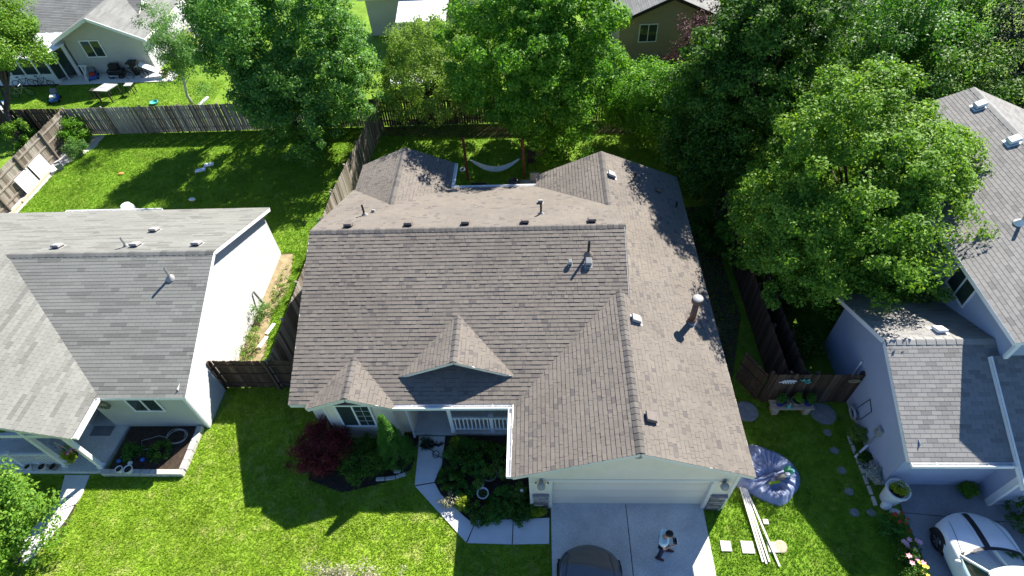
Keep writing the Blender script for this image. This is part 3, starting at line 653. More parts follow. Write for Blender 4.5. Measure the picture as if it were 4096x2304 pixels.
# porch
pf = MB().box(-7.35, 2.6, 0, -3.13, 4.49, .15).build('porch_floor', MT['concrete'], H, bevel=.01)
MB().box(-7.3, 2.42, zF-.3, -3.6, 2.56, zF-.165).build('porch_beam', MT['trim'], H)
def post(x, y, z0, z1, w_=.13, name='porch_post'):
    p = MB().box(x-w_/2, y-w_/2, z0, x+w_/2, y+w_/2, z1).build(name, MT['white'], H, bevel=.008)
    MB().box(x-w_/2-.02, y-w_/2-.02, z0+.001, x+w_/2+.02, y+w_/2+.02, z0+.1).build('base_trim', MT['white'], p)
    return p
post(-5.94, 2.72, .15, zF-.3)
p = post(-4.51, 2.72, .15, 1.16, .12); MB().box(-4.6, 2.63, 1.16, -4.42, 2.81, 1.2).build('cap', MT['white'], p)
for a, b in ((-5.87, -4.575), (-4.445, -3.2)):
    MB().box(a, 2.68, 1.04, b, 2.76, 1.10).build('top_rail', MT['white'], H, bevel=.005); MB().box(a, 2.69, .26, b, 2.75, .32).build('bottom_rail', MT['white'], H, bevel=.005)
    n = int((b-a)/.135)
    for i in range(n): x = a+(i+.5)*(b-a)/n; MB().box(x-.021, 2.702, .32, x+.021, 2.738, 1.04).build('baluster', MT['white'], H)
ds = MB(); ds.tube([(-7.45, 2.36, 2.5), (-7.45, 2.4, 2.38), (-7.43, 2.66, 2.2), (-7.42, 2.69, 2.05), (-7.42, 2.69, .15), (-7.4, 2.62, .06), (-7.36, 2.5, .05)], .042, 8); ds.build('downspout', MT['white'], H)
ds = MB(); ds.tube([(-3.4, 2.3, 2.5), (-3.3, 2.6, 2.3), (-3.17, 2.62, 2.2), (-3.17, 2.62, .1)], .04, 8); ds.build('downspout', MT['white'], H)
# sconces and house number
for x, lab in ((-2.76, 'pale dome wall lantern above the house number left of the garage door'), (2.72, 'pale dome wall lantern right of the garage door')):
    t = thing('wall_lantern', lab, 'wall lamp', (x, -.1, 2.1), 'garage lanterns')
    MB().box(x-.05, -.05, 2.06, x+.05, -.0215, 2.3).build('back_plate', MT['light_metal'], t)
    MB().tube([(x, -.05, 2.25), (x, -.12, 2.33), (x, -.16, 2.3)], .014).build('arm', MT['light_metal'], t)
    MB().lathe((x, -.17, 2.06), [(.13, 0), (.125, .06), (.1, .14), (.06, .2), (.015, .23)], 16).build('shade', MT['light_metal'], t, smooth=True)
nm = thing('house_number', 'dark house number digits half hidden under the left garage lantern', 'house number', (-2.72, -.03, 1.95))
for ch, x in (('4', -2.93), ('1', -2.83), ('5', -2.73), ('1', -2.64), ('9', -2.55)):
    cu = bpy.data.curves.new('digit', 'FONT'); cu.body = ch; cu.size = .15; cu.extrude = .006; cu.align_x = 'CENTER'
    tmp = bpy.data.objects.new('digit_curve', cu); me = bpy.data.meshes.new_from_object(tmp); bpy.data.objects.remove(tmp); me.materials.clear(); me.materials.append(MT['black'])
    o = bpy.data.objects.new('digit', me); C.objects.link(o)
    o.parent = nm; o.matrix_parent_inverse = wm(nm).inverted(); o.location = (x, -.032, 1.94); o.rotation_euler = (R(90), 0, 0)
# roof furniture
GV = 'low box vents along the main ridge'
def zr_(y): return ZR-S*(y-YR)
def zf_(y): return ZR-S*(YR-y)
def zg_(x): return ZG-S*x
ordv = ('leftmost', 'second from left', 'middle', 'fourth from left', 'rightmost')
for i, x in enumerate((-9.78, -7.54, -5.42, -3.24, -.81)):
    roof_vent((x, 8.5, zr_(8.5)), S, 1, 'brown_metal', 'brown box vent behind the main ridge, %s of five' % ordv[i], GV, .36)
roof_vent((-9.31, 10.1, zr_(10.1)), S, 1, 'light_metal', 'tiny pale box vent beside the thin pipe on the rear slope left', None, .16, .08)
roof_vent((-2.67, 10.78, zr_(10.78)), S, 1, 'light_metal', 'white box vent on the rear slope beyond a thin pipe', None, .24, .12)
roof_vent((.33, 12.32, zg_(.33)), S, 0, 'light_metal', 'pale box vent near the back end of the garage ridge', None, .36)
roof_vent((2.36, 12.34, zg_(2.36)), S, 0, 'brown_metal', 'small box vent in tree shade on the right rear slope', None, .24)
roof_vent((.45, 4.66, zg_(.45)), S, 0, 'light_metal', 'pale box vent right of the garage ridge, level with the brown flue', None, .36)
roof_vent((.45, 1.03, zg_(.45)), S, 0, 'brown_metal', 'brown box vent right of the garage ridge near the front', None, .38)
roof_vent((-1.02, 6.75, zf_(6.75)), S, -1, 'light_metal', 'pale box vent just below the coned pipe on the front slope', None, .26, .15)
roof_vent((-1.66, 6.75, zf_(6.75)), S, -1, 'light_metal', 'tiny pale box vent on the front slope left of the coned pipe', None, .16, .14)
vent_pipe((-9.57, 9.76, zr_(9.76)), .5, .04, 'black', 'light_metal', 'thin black pipe on the rear slope at left')
vent_pipe((-2.65, 9.45, zr_(9.45)), .52, .04, 'black', 'light_metal', 'thin black pipe on the rear slope at right')
vent_pipe((-1.01, 7.1, zf_(7.1)), .6, .045, 'black', 'brown_metal', 'thin black pipe in a cone flashing on the front slope', None, .2)
vent_pipe((3.0, 11.46, zg_(3)), .4, .04, 'black', 'brown_metal', 'short black pipe by the right eave in tree shade')
vent_pipe((1.34, 12.6, zg_(1.34)), .4, .04, 'black', 'brown_metal', 'short black pipe on the right rear slope at the shade edge')
fl = thing('flue', 'tall brown flue pipe with round pale cap on the right slope', 'chimney flue', (2.5, 5.25, zg_(2.5)))
MB().lathe((2.5, 5.25, zg_(2.5)-.1), [(.24, 0), (.2, .06), (.14, .2)], 16).build('flashing', MT['light_metal'], fl, smooth=True)
MB().lathe((2.5, 5.25, zg_(2.5)), [(.105, 0), (.105, 1.12)], 18).build('pipe', MT['rust'], fl, smooth=True)
MB().lathe((2.5, 5.25, zg_(2.5)+.12), [(.15, 0), (.15, .05), (.11, .09)], 18).build('storm_collar', MT['rust'], fl, smooth=True)
MB().lathe((2.5, 5.25, zg_(2.5)+1.08), [(.12, 0), (.19, .03), (.19, .17), (.17, .2)], 20).build('cap', MT['rust'], fl); MB().lathe((2.5, 5.25, zg_(2.5)+1.275), [(.185, 0), (.16, .03), (.05, .05)], 20).build('cap_lid', MT['light_metal'], fl, smooth=True)

# ================================================================ left house
HL = thing('house', 'pale house with grey shingled roof and sunlit white gable wall, at the left edge', 'house', (-20, 7, 0))
RL = Roofs(HL, 'tab', MT['roof_left'], MT['cap_left'], 9); sl_ = .4
zl = 4.52
RL.plane((-27.5, 2.75, zl-sl_*5.05), (-14.95, 2.75, zl-sl_*5.05), (-14.95, 7.8, zl), (-27.5, 7.8, zl))
RL.plane((-14.95, 12.5, zl-sl_*4.7), (-29.0, 12.5, zl-sl_*4.7), (-29.0, 7.8, zl), (-14.95, 7.8, zl))
RL.plane((-18.1, 1.2, 2.55), (-18.1, 8.0, 2.55), (-23.3, 8.0, 2.55+.4*5.2), (-23.3, 1.2, 2.55+.4*5.2))
RL.ridge((-29, 7.8, zl), (-14.95, 7.8, zl), sl_, sl_, .15, .25)
RL.finish(300, lambda p: p[1] < 7.8)
fascia(HL, [(-14.95, 2.75, zl-sl_*5.05), (-14.95, 7.8, zl), (-14.95, 12.5, zl-sl_*4.7)], .17, .03, 'white', out=(.016, 0, 0))
fascia(HL, [(-18.1, 2.75, 2.5), (-14.95, 2.75, 2.5)], .14, .03, 'white', out=(0, -.016, 0)); gutter(HL, (-18.08, 1.2, 2.54), (-18.08, 2.7, 2.54), (1, 0, 0))
fascia(HL, [(-18.1, 1.2, 2.55), (-23.3, 1.2, 4.63)], .17, .03, 'trim', out=(0, -.016, 0)); gutter(HL, (-24.6, 12.52, 2.62), (-20.0, 12.52, 2.62), (0, 1, 0))
wall(HL, (-15.2, 2.95), (-15.2, 12.2), 0, 2.55, (.525, 4.42), m='white_siding', siding=1)
wall(HL, (-18.8, 2.95), (-15.2, 2.95), 0, 2.5, m='grey_siding', siding=1, holes=[(1.4, 2.55, 1.28, 2.2)])
wall(HL, (-19.75, 4.1), (-18.8, 4.1), 0, 2.55, m='grey_siding'); wall(HL, (-18.8, 4.1), (-18.8, 2.95), 0, 2.5, m='grey_siding')
wall(HL, (-24, 2.95), (-19.75, 2.95), 0, 2.7, m='grey_siding', siding=1); wall(HL, (-19.75, 2.95), (-19.75, 4.1), 0, 2.6, m='grey_siding')
wall(HL, (-15.2, 12.2), (-28.5, 12.2), 0, 2.6, m='grey_siding')
MB().box(-15.3, 2.915, 0, -15.185, 2.929, 2.5).build('corner_board', MT['white'], HL)
window(HL, (-17.42, 2.929, 1.28), (1, 0), 1.16, .92, (0, -1), 1, 'white', (), .06)
dd = MB().box(-19.7, 4.05, .2, -18.85, 4.1, 2.2).build('door', MT['furn'], HL); MB().ell((-18.95, 4.02, 1.1), .03, .03, .03).build('door_handle', MT['steel'], dd)
MB().prism([(-23, 1.1), (-18.45, 1.1), (-18.3, 2.94), (-18.82, 2.94), (-18.82, 4.05), (-19.74, 4.05), (-19.74, 2.94), (-23, 2.94)], 0, .2).build('porch_floor', MT['concrete'], HL, bevel=.01)
def lpost(x, y, z1):
    p = MB().box(x-.07, y-.07, .2, x+.07, y+.07, z1).build('porch_post', MT['white'], HL, bevel=.008); MB().box(x-.1, y-.1, .201, x+.1, y+.1, .32).build('base_trim', MT['white'], p)
lpost(-19.85, 1.36, 3.1); lpost(-18.5, 1.3, 2.5); lpost(-22.6, 1.36, 4.2)
MB().beam((-18.3, 1.36, 2.42), (-23, 1.36, 2.42), .1, .18).build('porch_beam', MT['white'], HL)
p = MB().box(-21.53, 1.31, .2, -21.41, 1.43, 1.15).build('rail_post', MT['white'], HL)
for a, b in ((-21.4, -19.93), (-22.5, -21.54)):
    MB().box(a, 1.33, 1.0, b, 1.41, 1.06).build('top_rail', MT['white'], HL); MB().box(a, 1.34, .3, b, 1.40, .35).build('bottom_rail', MT['white'], HL)
    n = int((b-a)/.12)
    for i in range(n): x = a+(i+.5)*(b-a)/n; MB().box(x-.018, 1.355, .35, x+.018, 1.385, 1.0).build('baluster', MT['white'], HL)
VL = 'pale box vents on the left house'
for x, y, lb in ((-21.5, 8.45, 'pale box vent behind the left house ridge, leftmost'), (-18.35, 8.45, 'pale box vent behind the left house ridge, beside a grey pipe'), (-15.9, 8.45, 'pale box vent behind the left house ridge, nearest the white gable'), (-18.58, 9.95, 'pale box vent on the left house rear slope, farthest from its ridge')):
    roof_vent((x, y, zl-sl_*(y-7.8)), sl_, 1, 'light_metal', lb, VL, .38, .12)
vent_pipe((-18.72, 8.4, zl-sl_*.6), .45, .045, 'steel', 'light_metal', 'grey pipe at the left house ridge behind its middle vent')
vent_pipe((-16.36, 6.84, zl-sl_*.96), .5, .05, 'steel', 'light_metal', 'grey pipe with white flashing on the left house front slope', None, .2)

# ================================================================ right house
HR = thing('house', 'two-storey white house with pale grey shingles, at the right edge', 'house', (11, 6, 0))
RR = Roofs(HR, 'tab1', MT['roof_right'], MT['cap_right'], 13); sr = .44
yr2, zr2 = 3.75, 4.05; ye2 = .42; ze2 = zr2-sr*(yr2-ye2); yb2 = 6.85; zb2 = zr2-sr*(yb2-yr2)
RR.plane((8.1, ye2, ze2), (11.0, ye2, ze2), (11.5, yr2, zr2), (8.1, yr2, zr2))
RR.plane((11.5, yb2, zb2), (8.1, yb2, zb2), (8.1, yr2, zr2), (11.5, yr2, zr2))
RR.plane((11.05, 14.3, 5.0), (11.05, 2.93, 5.0), (14.6, 2.93, 5+.42*3.55), (14.6, 14.3, 5+.42*3.55))
RR.plane((18.15, 2.93, 5.0), (18.15, 14.3, 5.0), (14.6, 14.3, 6.491), (14.6, 2.93, 6.491))
RR.plane((11.05, -.35, ze2-.2), (18.2, -.35, ze2-.2), (18.2, 3.2, ze2-.2+sr*3.55), (11.05, 3.2, ze2-.2+sr*3.55))
RR.ridge((8.09, yr2, zr2), (11.4, yr2, zr2), sr, sr, .17, .3); RR.ridge((14.6, 14.31, 6.491), (14.6, 2.93, 6.491), .42, .42, .17, .3)
RR.finish(300)
fascia(HR, [(8.1, ye2, ze2), (8.1, yr2, zr2), (8.1, yb2, zb2)], .17, .03, 'white', out=(-.016, 0, 0)); fascia(HR, [(11.05, 2.93, 5), (14.6, 2.93, 6.491), (18.15, 2.93, 5)], .17, .03, 'white', out=(0, -.016, 0))
fascia(HR, [(11.05, 2.93, 5), (11.05, 14.3, 5)], .15, .03, 'white', out=(-.016, 0, 0)); fascia(HR, [(11.05, -.35, ze2-.2), (11.05, 3.2, ze2-.2+sr*3.55)], .2, .035, 'white', out=(-.018, 0, 0.05)); fascia(HR, [(11.05, 14.3, 5), (14.6, 14.3, 6.491), (18.15, 14.3, 5)], .17, .03, 'white', out=(0, .016, 0))
gutter(HR, (8.1, ye2-.03, ze2), (11.0, ye2-.03, ze2), (0, -1, 0)); gutter(HR, (11.05, -.38, ze2-.21), (18.2, -.38, ze2-.21), (0, -1, 0))
wall(HR, (8.45, 6.5), (8.45, .8), 0, 2.70, (.475, 3.95), m='blue_siding', siding=1, board=.17); wall(HR, (8.45, .8), (11.5, .8), 0, 2.62, m='blue_siding', siding=1, board=.17); wall(HR, (11.5, .8), (11.5, .15), 0, 2.5, m='blue_siding'); wall(HR, (11.5, .15), (18, .15), 0, 2.4, m='blue_siding')
wall(HR, (11.4, 6.5), (8.45, 6.5), 0, 2.55, m='blue_siding'); wall(HR, (11.4, 14), (11.4, 3.2), 0, 5.14, m='blue_siding', siding=1, board=.17); wall(HR, (11.4, 3.2), (17.8, 3.2), 0, 5.14, (.5, 6.40), m='blue_siding'); wall(HR, (17.8, 14), (11.4, 14), 0, 5.1, (.5, 6.35), m='blue_siding')
MB().box(11.46, .11, 0, 11.6, .128, 2.45).build('corner_board', MT['white'], HR); MB().box(11.478, .11, 0, 11.492, .3, 2.45).build('corner_board', MT['white'], HR); MB().box(11.37, 3.1, 3.5, 11.5, 3.196, 4.95).build('corner_board', MT['white'], HR)
window(HR, (11.4, 6.55, 3.62), (0, -1), 1.2, 1.05, (-1, 0), 1, 'white', (), .06)
MB().box(8.12, .43, 2.44, 11.0, .795, 2.49).build('soffit', MT['white'], HR)
MB().add([(8.14, .43, 2.44), (8.14, .86, 2.44), (8.14, .86, 2.66), (8.14, .43, 2.48), (8.46, .43, 2.44), (8.46, .86, 2.44), (8.46, .86, 2.66), (8.46, .43, 2.48)], [(0, 3, 2, 1), (4, 5, 6, 7), (0, 4, 7, 3), (1, 2, 6, 5), (3, 7, 6, 2), (0, 1, 5, 4)]).build('eave_return', MT['white'], HR)
MB().add([(11.07, 2.95, 4.84), (11.42, 2.95, 4.84), (11.42, 2.95, 5.04), (11.07, 2.95, 4.9), (11.07, 3.3, 4.84), (11.42, 3.3, 4.84), (11.42, 3.3, 5.04), (11.07, 3.3, 4.9)], [(0, 1, 2, 3), (7, 6, 5, 4), (0, 3, 7, 4), (1, 5, 6, 2), (3, 2, 6, 7), (0, 4, 5, 1)]).build('eave_return', MT['white'], HR)
for y, lb in ((13.15, 'white box vent near the back peak of the right house roof'), (10.79, 'white box vent on the right house roof, second from its back peak')):
    roof_vent((14.28, y, 5+.42*(14.28-11.05)), .42, 2, 'white', lb, 'white box vents on the right house', .4, .13)
roof_vent((10.0, 4.25, zr2-sr*.5), sr, 1, 'white', 'white box vent behind the low garage ridge of the right house', None, .4, .12)
vent_pipe((12.95, 7.15, 5+.42*1.9), .5, .05, 'steel', 'white', 'grey pipe with white flashing on the right house upper roof', None, .2)

# ================================================================ houses behind
def simple_roof(h, A, B, Tb, Ta, m='roof_far'):
    A, B, Tb, Ta = [np.asarray(p, float) for p in (A, B, Tb, Ta)]; U = nrm(B-A); N = nrm(np.cross(U, Ta-A)); V = np.cross(N, U)
    q = [A, B, Tb, Ta]; dn = np.array((0, 0, -.1))
    MB().add(q+[p+dn for p in q], [(7, 6, 5, 4), (0, 4, 5, 1), (1, 5, 6, 2), (2, 6, 7, 3), (3, 7, 4, 0)]).build('roof', MT['trim'], h)
    uv = [((p-A)@U, (p-A)@V) for p in q]; rg = random.Random(3); mb = MB(); vm = max(p[1] for p in uv); v = -.02
    while v < vm-.02:
        u = min(p[0] for p in uv)-.3; um = max(p[0] for p in uv)
        while u < um:
            pl = clip([(u, v), (u+.9, v), (u+.9, v+.18), (u, v+.18)], uv if parea(uv) > 0 else uv[::-1])
            if len(pl) > 2 and parea(pl) > .002:
                vs_, fs_ = wedge(pl, v, v+.18, .012); mb.add([A+U*p[0]+V*p[1]+N*p[2] for p in vs_], fs_, rg.choice((.3, .5, .6, .8)))
            u += .9
        v += .145
    mb.build('shingle_field', MT[m], h, kind='stuff')
HB = thing('house', 'pale grey house with low front gable and white sunroom, top left beyond the fence', 'house', (-33, 34, 0))
simple_roof(HB, (-28.95, 30.2, 2.62), (-28.95, 36.5, 2.62), (-32.2, 36.5, 4.13), (-32.2, 30.2, 4.13)); simple_roof(HB, (-35.45, 36.5, 2.62), (-35.45, 30.2, 2.62), (-32.2, 30.2, 4.13), (-32.2, 36.5, 4.13))
simple_roof(HB, (-48, 31.6, 2.7), (-30.2, 31.6, 2.7), (-30.2, 37.6, 5.4), (-48, 37.6, 5.4)); simple_roof(HB, (-30.2, 43.6, 2.7), (-48, 43.6, 2.7), (-48, 37.6, 5.4), (-30.2, 37.6, 5.4))
simple_roof(HB, (-29.9, 36.6, 2.75), (-29.9, 46, 2.75), (-34, 46, 4.6), (-34, 36.6, 4.6))
fascia(HB, [(-35.45, 30.2, 2.62), (-32.2, 30.2, 4.13), (-28.95, 30.2, 2.62)], .2, .04, 'white', out=(0, -.02, 0)); fascia(HB, [(-28.95, 30.2, 2.62), (-28.95, 33.4, 2.62)], .18, .04, 'white', out=(.02, 0, 0)); fascia(HB, [(-30.2, 33.5, 3.6), (-30.2, 37.6, 5.4)], .2, .04, 'white', out=(.02, 0, 0)); fascia(HB, [(-29.9, 36.6, 2.75), (-29.9, 46, 2.75)], .18, .04, 'white', out=(.02, 0, 0))
wall(HB, (-35.0, 30.75), (-29.6, 30.75), 0, 2.74, (.52, 3.98), m='grey_siding', siding=1, board=.17); wall(HB, (-29.6, 30.75), (-29.6, 34.5), 0, 2.7, m='white_siding'); wall(HB, (-48, 32), (-30.4, 32), 0, 2.8, m='grey_siding'); wall(HB, (-30.4, 34.5), (-30.4, 46), 0, 2.8, m='white_siding')
wall(HB, (-30.4, 33.4), (-30.4, 41.8), 2.7, 2.8, (.5, 5.2), m='white_siding')
window(HB, (-33.95, 30.727, 1.25), (1, 0), 1.42, 1.2, (0, -1), 1, 'white', (), .07); window(HB, (-30.4, 39.3, 1.0), (0, 1), 1.5, 1.1, (1, 0), 1, 'white', (), .07)
vent_pipe((-31.9, 33.6, 4.0), .45, .05, 'steel', 'light_metal', 'thin pipe with white flashing on the top left house roof', None, .2)
# sunroom
sr_ = MB().box(-40.5, 29.5, 0, -36.1, 30.7, .75).build('sunroom_base', MT['white'], HB)
for x in (-36.15, -37.1, -38.1, -39.1, -40.1): MB().box(x-.05, 29.5, .75, x+.05, 29.6, 2.2).build('sunroom_post', MT['white'], HB)
for x in (-36.6, -37.6, -38.6, -39.6): MB().box(x-.44, 29.55, .76, x+.44, 29.57, 2.18).build('sunroom_pane', MT['glass'], HB)
MB().beam((-36.1, 29.55, 2.2), (-35.2, 30.7, 2.4), .1, .14).build('sunroom_beam', MT['white'], HB)
for a, b in (((-36.08, 29.6), (-35.72, 30.05)), ((-35.68, 30.1), (-35.3, 30.6))):
    MB().add([(*a, .3), (*b, .3), (*b, 2.15), (*a, 2.15), (a[0]-.03, a[1]+.02, .3), (b[0]-.03, b[1]+.02, .3), (b[0]-.03, b[1]+.02, 2.15), (a[0]-.03, a[1]+.02, 2.15)], [(0, 1, 2, 3), (7, 6, 5, 4), (0, 3, 7, 4), (1, 5, 6, 2), (3, 2, 6, 7), (0, 4, 5, 1)]).build('sunroom_pane', MT['glass'], HB)
    MB().beam((*b, .05), (*b, 2.2), .07, .07).build('sunroom_post', MT['white'], HB)
MB().box(-35.24, 30.55, 0, -35.1, 30.7, 2.4).build('sunroom_post', MT['white'], HB)
rr = MB().add([(-41, 28.95, 2.2), (-35.75, 28.95, 2.2), (-34.75, 30.3, 2.45), (-35.4, 31.6, 2.68), (-41, 31.6, 2.68)]+[(-41, 28.95, 2.12), (-35.75, 28.95, 2.12), (-34.75, 30.3, 2.37), (-35.4, 31.6, 2.6), (-41, 31.6, 2.6)], [(0, 1, 2, 3, 4), (9, 8, 7, 6, 5)]+[(i, 5+i, 5+(i+1) % 5, (i+1) % 5) for i in range(5)]).build('sunroom_roof', MT['white'], HB)
for i in range(9): MB().beam((-40.8+i*.62, 28.93, 2.245), (-40.8+i*.62, 31.5, 2.70), .12, .05).build('roof_rib', MT['white'], rr)
HT = thing('house', 'brown lap-sided house with a small window, seen between trees at the top', 'house', (6, 33, 0))
simple_roof(HT, (2.2, 37, 2.6), (2.2, 29.9, 2.6), (5.75, 29.9, 4.15), (5.75, 37, 4.15)); simple_roof(HT, (9.3, 29.9, 2.6), (9.3, 37, 2.6), (5.75, 37, 4.15), (5.75, 29.9, 4.15))
fascia(HT, [(2.2, 29.9, 2.6), (5.75, 29.9, 4.15), (9.3, 29.9, 2.6)], .2, .04, 'furn', out=(0, -.02, 0))
wall(HT, (2.6, 30.3), (8.9, 30.3), 0, 2.7, (.5, 4.0), m='tan_siding', siding=1, board=.17); wall(HT, (2.6, 37), (2.6, 30.3), 0, 2.7, m='tan_siding'); wall(HT, (8.9, 30.3), (8.9, 37), 0, 2.7, m='tan_siding')
window(HT, (3.85, 30.277, 1.15), (1, 0), 1.2, 1.2, (0, -1), 1, 'white', (), .06)
HC = thing('house', 'pale house with a white flat patio cover, top centre behind the olive tree', 'house', (-10, 38, 0))
wall(HC, (-15, 35.2), (-2, 35.2), 0, 2.8, m='grey_siding', siding=1, board=.2); simple_roof(HC, (-15.5, 34.9, 2.75), (-1.5, 34.9, 2.75), (-1.5, 40, 4.9), (-15.5, 40, 4.9))
MB().add([(-12.3, 31.9, 2.35), (-8.9, 31.9, 2.35), (-8.95, 35.1, 2.6), (-12.5, 35.1, 2.6), (-12.3, 31.9, 2.25), (-8.9, 31.9, 2.25), (-8.95, 35.1, 2.5), (-12.5, 35.1, 2.5)], [(0, 1, 2, 3), (7, 6, 5, 4), (0, 4, 5, 1), (1, 5, 6, 2), (2, 6, 7, 3), (3, 7, 4, 0)]).build('patio_cover', MT['white'], HC)
for x in (-12.2, -9.0): MB().box(x-.06, 32.0, 0, x+.06, 32.12, 2.26).build('cover_post', MT['white'], HC)
window(HC, (-7.5, 35.178, 1.0), (1, 0), 1.4, 1.1, (0, -1), 1)
HD = thing('house', 'grey roofed house glimpsed behind the trees, top right', 'house', (20, 40, 0))
simple_roof(HD, (12.5, 31, 2.7), (26, 31, 2.7), (26, 36, 4.9), (12.5, 36, 4.9)); wall(HD, (13, 31.4), (25.5, 31.4), 0, 2.75, m='grey_siding', siding=1, board=.2); wall(HD, (13, 40), (13, 31.4), 0, 2.75, m='grey_siding')
window(HD, (15, 31.378, 1), (1, 0), 1.5, 1.1, (0, -1), 1)
# ================================================================ fences
PICK = {}
def picket_mesh(m, h, wd, tn, th=.018, dog=True):
    k = (m, h, wd, tn)
    if k not in PICK:
        a = wd/2; c = .025 if dog else 0
        pr = [(-a, 0), (a, 0), (a, h-c), (a-c, h), (-a+c, h), (-a, h-c)]; n = len(pr)
        me = MB().add([(x, -th/2, z) for x, z in pr]+[(x, th/2, z) for x, z in pr], [tuple(range(n)), tuple(range(2*n-1, n-1, -1))]+[(i, n+i, n+(i+1) % n, (i+1) % n) for i in range(n)], tn).mesh('picket'); me.materials.append(MT[m]); PICK[k] = me
    return PICK[k]
def fence(label, A, B, h=1.8, wd=.138, gap=.008, m='picket', post_sp=2.4, side=-1, seed=0, back=True, jig=.02, railz=(.35, 1.0, 1.55), name='fence', cat='fence', post=True):
    rg = random.Random(seed); A = np.asarray(A, float); B = np.asarray(B, float); L = np.linalg.norm(B-A); d = (B-A)/L; n = np.array((d[1], -d[0]))*side
    t = thing(name, label, cat, (*((A+B)/2), 0)); k = int(L/(wd+gap)); st = L/k
    for i in range(k):
        u = (i+.5)*st; p = A+d*u; th = math.atan2(d[1], d[0])+rg.uniform(-.03, .03); dz = rg.uniform(-jig, jig)
        me = picket_mesh(m, h, wd, rg.choice((.1, .3, .5, .7, .9)))
        place('picket', me, Matrix.Translation((p[0], p[1], .03+dz)) @ Matrix.Rotation(th, 4, 'Z') @ Matrix.Rotation(rg.uniform(-.012, .012), 4, 'Y'), t)
    for z in railz:
        a = A+n*.03; b = B+n*.03; MB().beam((*a, z), (*b, z), .038, .085, tint=rg.uniform(.3, .8)).build('rail', MT[m], t)
    if post:
        np_ = int(L/post_sp)+1
        for i in range(np_+1):
            p = A+d*min(L*i/np_, L-.05)+n*.095; MB().box(p[0]-.045, p[1]-.045, 0, p[0]+.045, p[1]+.045, h+.05, rg.uniform(.2, .8)).build('post', MT[m], t)
    return t
fence('long weathered back fence behind the left lawn', (-31.2, 23.0), (-12.2, 23.02), gap=.014, wd=.132, side=-1, seed=1)
fence('dark brown back fence with sunlit gaps behind the hammock', (-12.15, 23.02), (12.5, 23.05), gap=.022, wd=.128, m='picket_dark', side=-1, seed=21)
fence('dark brown back fence beyond the leaning trunk, far left', (-40.5, 23.3), (-31.4, 23.05), m='picket_dark', seed=2, side=1)
fence('weathered side fence between the main house and the left lawn', (-12.85, 4.72), (-12.75, 14.6), seed=3, side=-1, gap=.004)
fence('rear part of the side fence, leaning in toward the back yard', (-12.74, 14.7), (-12.0, 22.9), seed=4, side=-1, gap=.004)
fence('short dark fence joining the left house to the main house', (-15.18, 4.7), (-10.8, 4.68), m='picket_dark', seed=5, side=1, gap=.003)
fence('sunlit grey fence with white boards leaning on it, left lawn edge', (-31.3, 13.5), (-31.2, 22.9), seed=6, side=1, gap=.004)
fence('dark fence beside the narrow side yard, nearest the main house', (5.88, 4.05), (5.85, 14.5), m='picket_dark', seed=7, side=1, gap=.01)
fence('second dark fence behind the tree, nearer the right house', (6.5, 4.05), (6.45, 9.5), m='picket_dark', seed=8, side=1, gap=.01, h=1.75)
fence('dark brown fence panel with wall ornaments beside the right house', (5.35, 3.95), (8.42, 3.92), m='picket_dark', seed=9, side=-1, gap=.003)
fence('dark wooden gate standing ajar beside the ornamented fence', (4.68, 5.0), (5.2, 4.02), m='picket_dark', seed=10, side=1, gap=.003, h=1.7, name='gate', cat='gate', post=False)
# white boards leaning on the sunlit fence
for y0, lb in ((17.2, 'white board leaning on the sunlit fence, nearer one'), (18.5, 'white board leaning on the sunlit fence, farther one')):
    o = MB().add([(-31.02, y0, .02), (-31.02, y0+1.15, .02), (-31.15, y0+1.15, 1.0), (-31.15, y0, 1.0), (-30.99, y0, .02), (-30.99, y0+1.15, .02), (-31.12, y0+1.15, 1.0), (-31.12, y0, 1.0)], [(3, 2, 1, 0), (4, 5, 6, 7), (0, 1, 5, 4), (1, 2, 6, 5), (2, 3, 7, 6), (3, 0, 4, 7)]).build('board', MT['pot']); tag(o, lb, 'board', 'boards against the fence')
for i, (y0, y1) in enumerate(((14.2, 16.4), (16.5, 19.2))):
    o = MB().box(-30.98, y0, 0, -30.84, y1, .12).build('edging_timber', MT['wood'], bevel=.01); tag(o, 'pale edging timber along the sunlit fence, %s' % ('nearer one' if i == 0 else 'farther one'), 'timber', 'edging timbers')
t = thing('planter', 'grey square planter at the foot of the sunlit fence', 'planter', (-30.4, 19.5, 0))
MB().lathe((-30.4, 19.5, 0), [(.2, 0), (.26, .42), (.22, .42), (.2, .34)], 4).build('box', MT['fabric'], t)

# ================================================================ foliage
def leaves(centres, rad, per, size, flat=.75, up=.55, out=None, aspect=.55, spread=1.0, droop=0):
    """quads: clump centres (n,3), radii (n,), leaves per clump"""
    n = len(centres); idx = np.repeat(np.arange(n), per); N = len(idx)
    d = rng.normal(size=(N, 3)); d /= np.linalg.norm(d, axis=1)[:, None]
    r = rng.random(N)**(1/2.4)*spread
    off = d*r[:, None]*rad[idx][:, None]; off[:, 2] *= flat
    p = centres[idx]+off; p[:, 2] -= droop*r*rad[idx]
    nr = d*.55+rng.normal(size=(N, 3))*.55; nr[:, 2] += up
    if out is not None: nr += out[idx]*.35
    nr /= np.linalg.norm(nr, axis=1)[:, None]
    a = rng.normal(size=(N, 3))+d*.8; a -= nr*(a*nr).sum(1)[:, None]; a /= np.linalg.norm(a, axis=1)[:, None]
    b = np.cross(nr, a); s = size*rng.uniform(.6, 1.35, N)[:, None]
    L = a*s*.5; Wd = b*s*.5*aspect; bend = nr*s*.12
    V = np.stack([p-L-bend, p+Wd, p+L-bend, p-Wd], 1)
    ct = rng.random(n)
    tint = np.clip(.28*ct[idx]+.72*rng.random(N), 0, 1)
    return V.reshape(-1, 3), tint
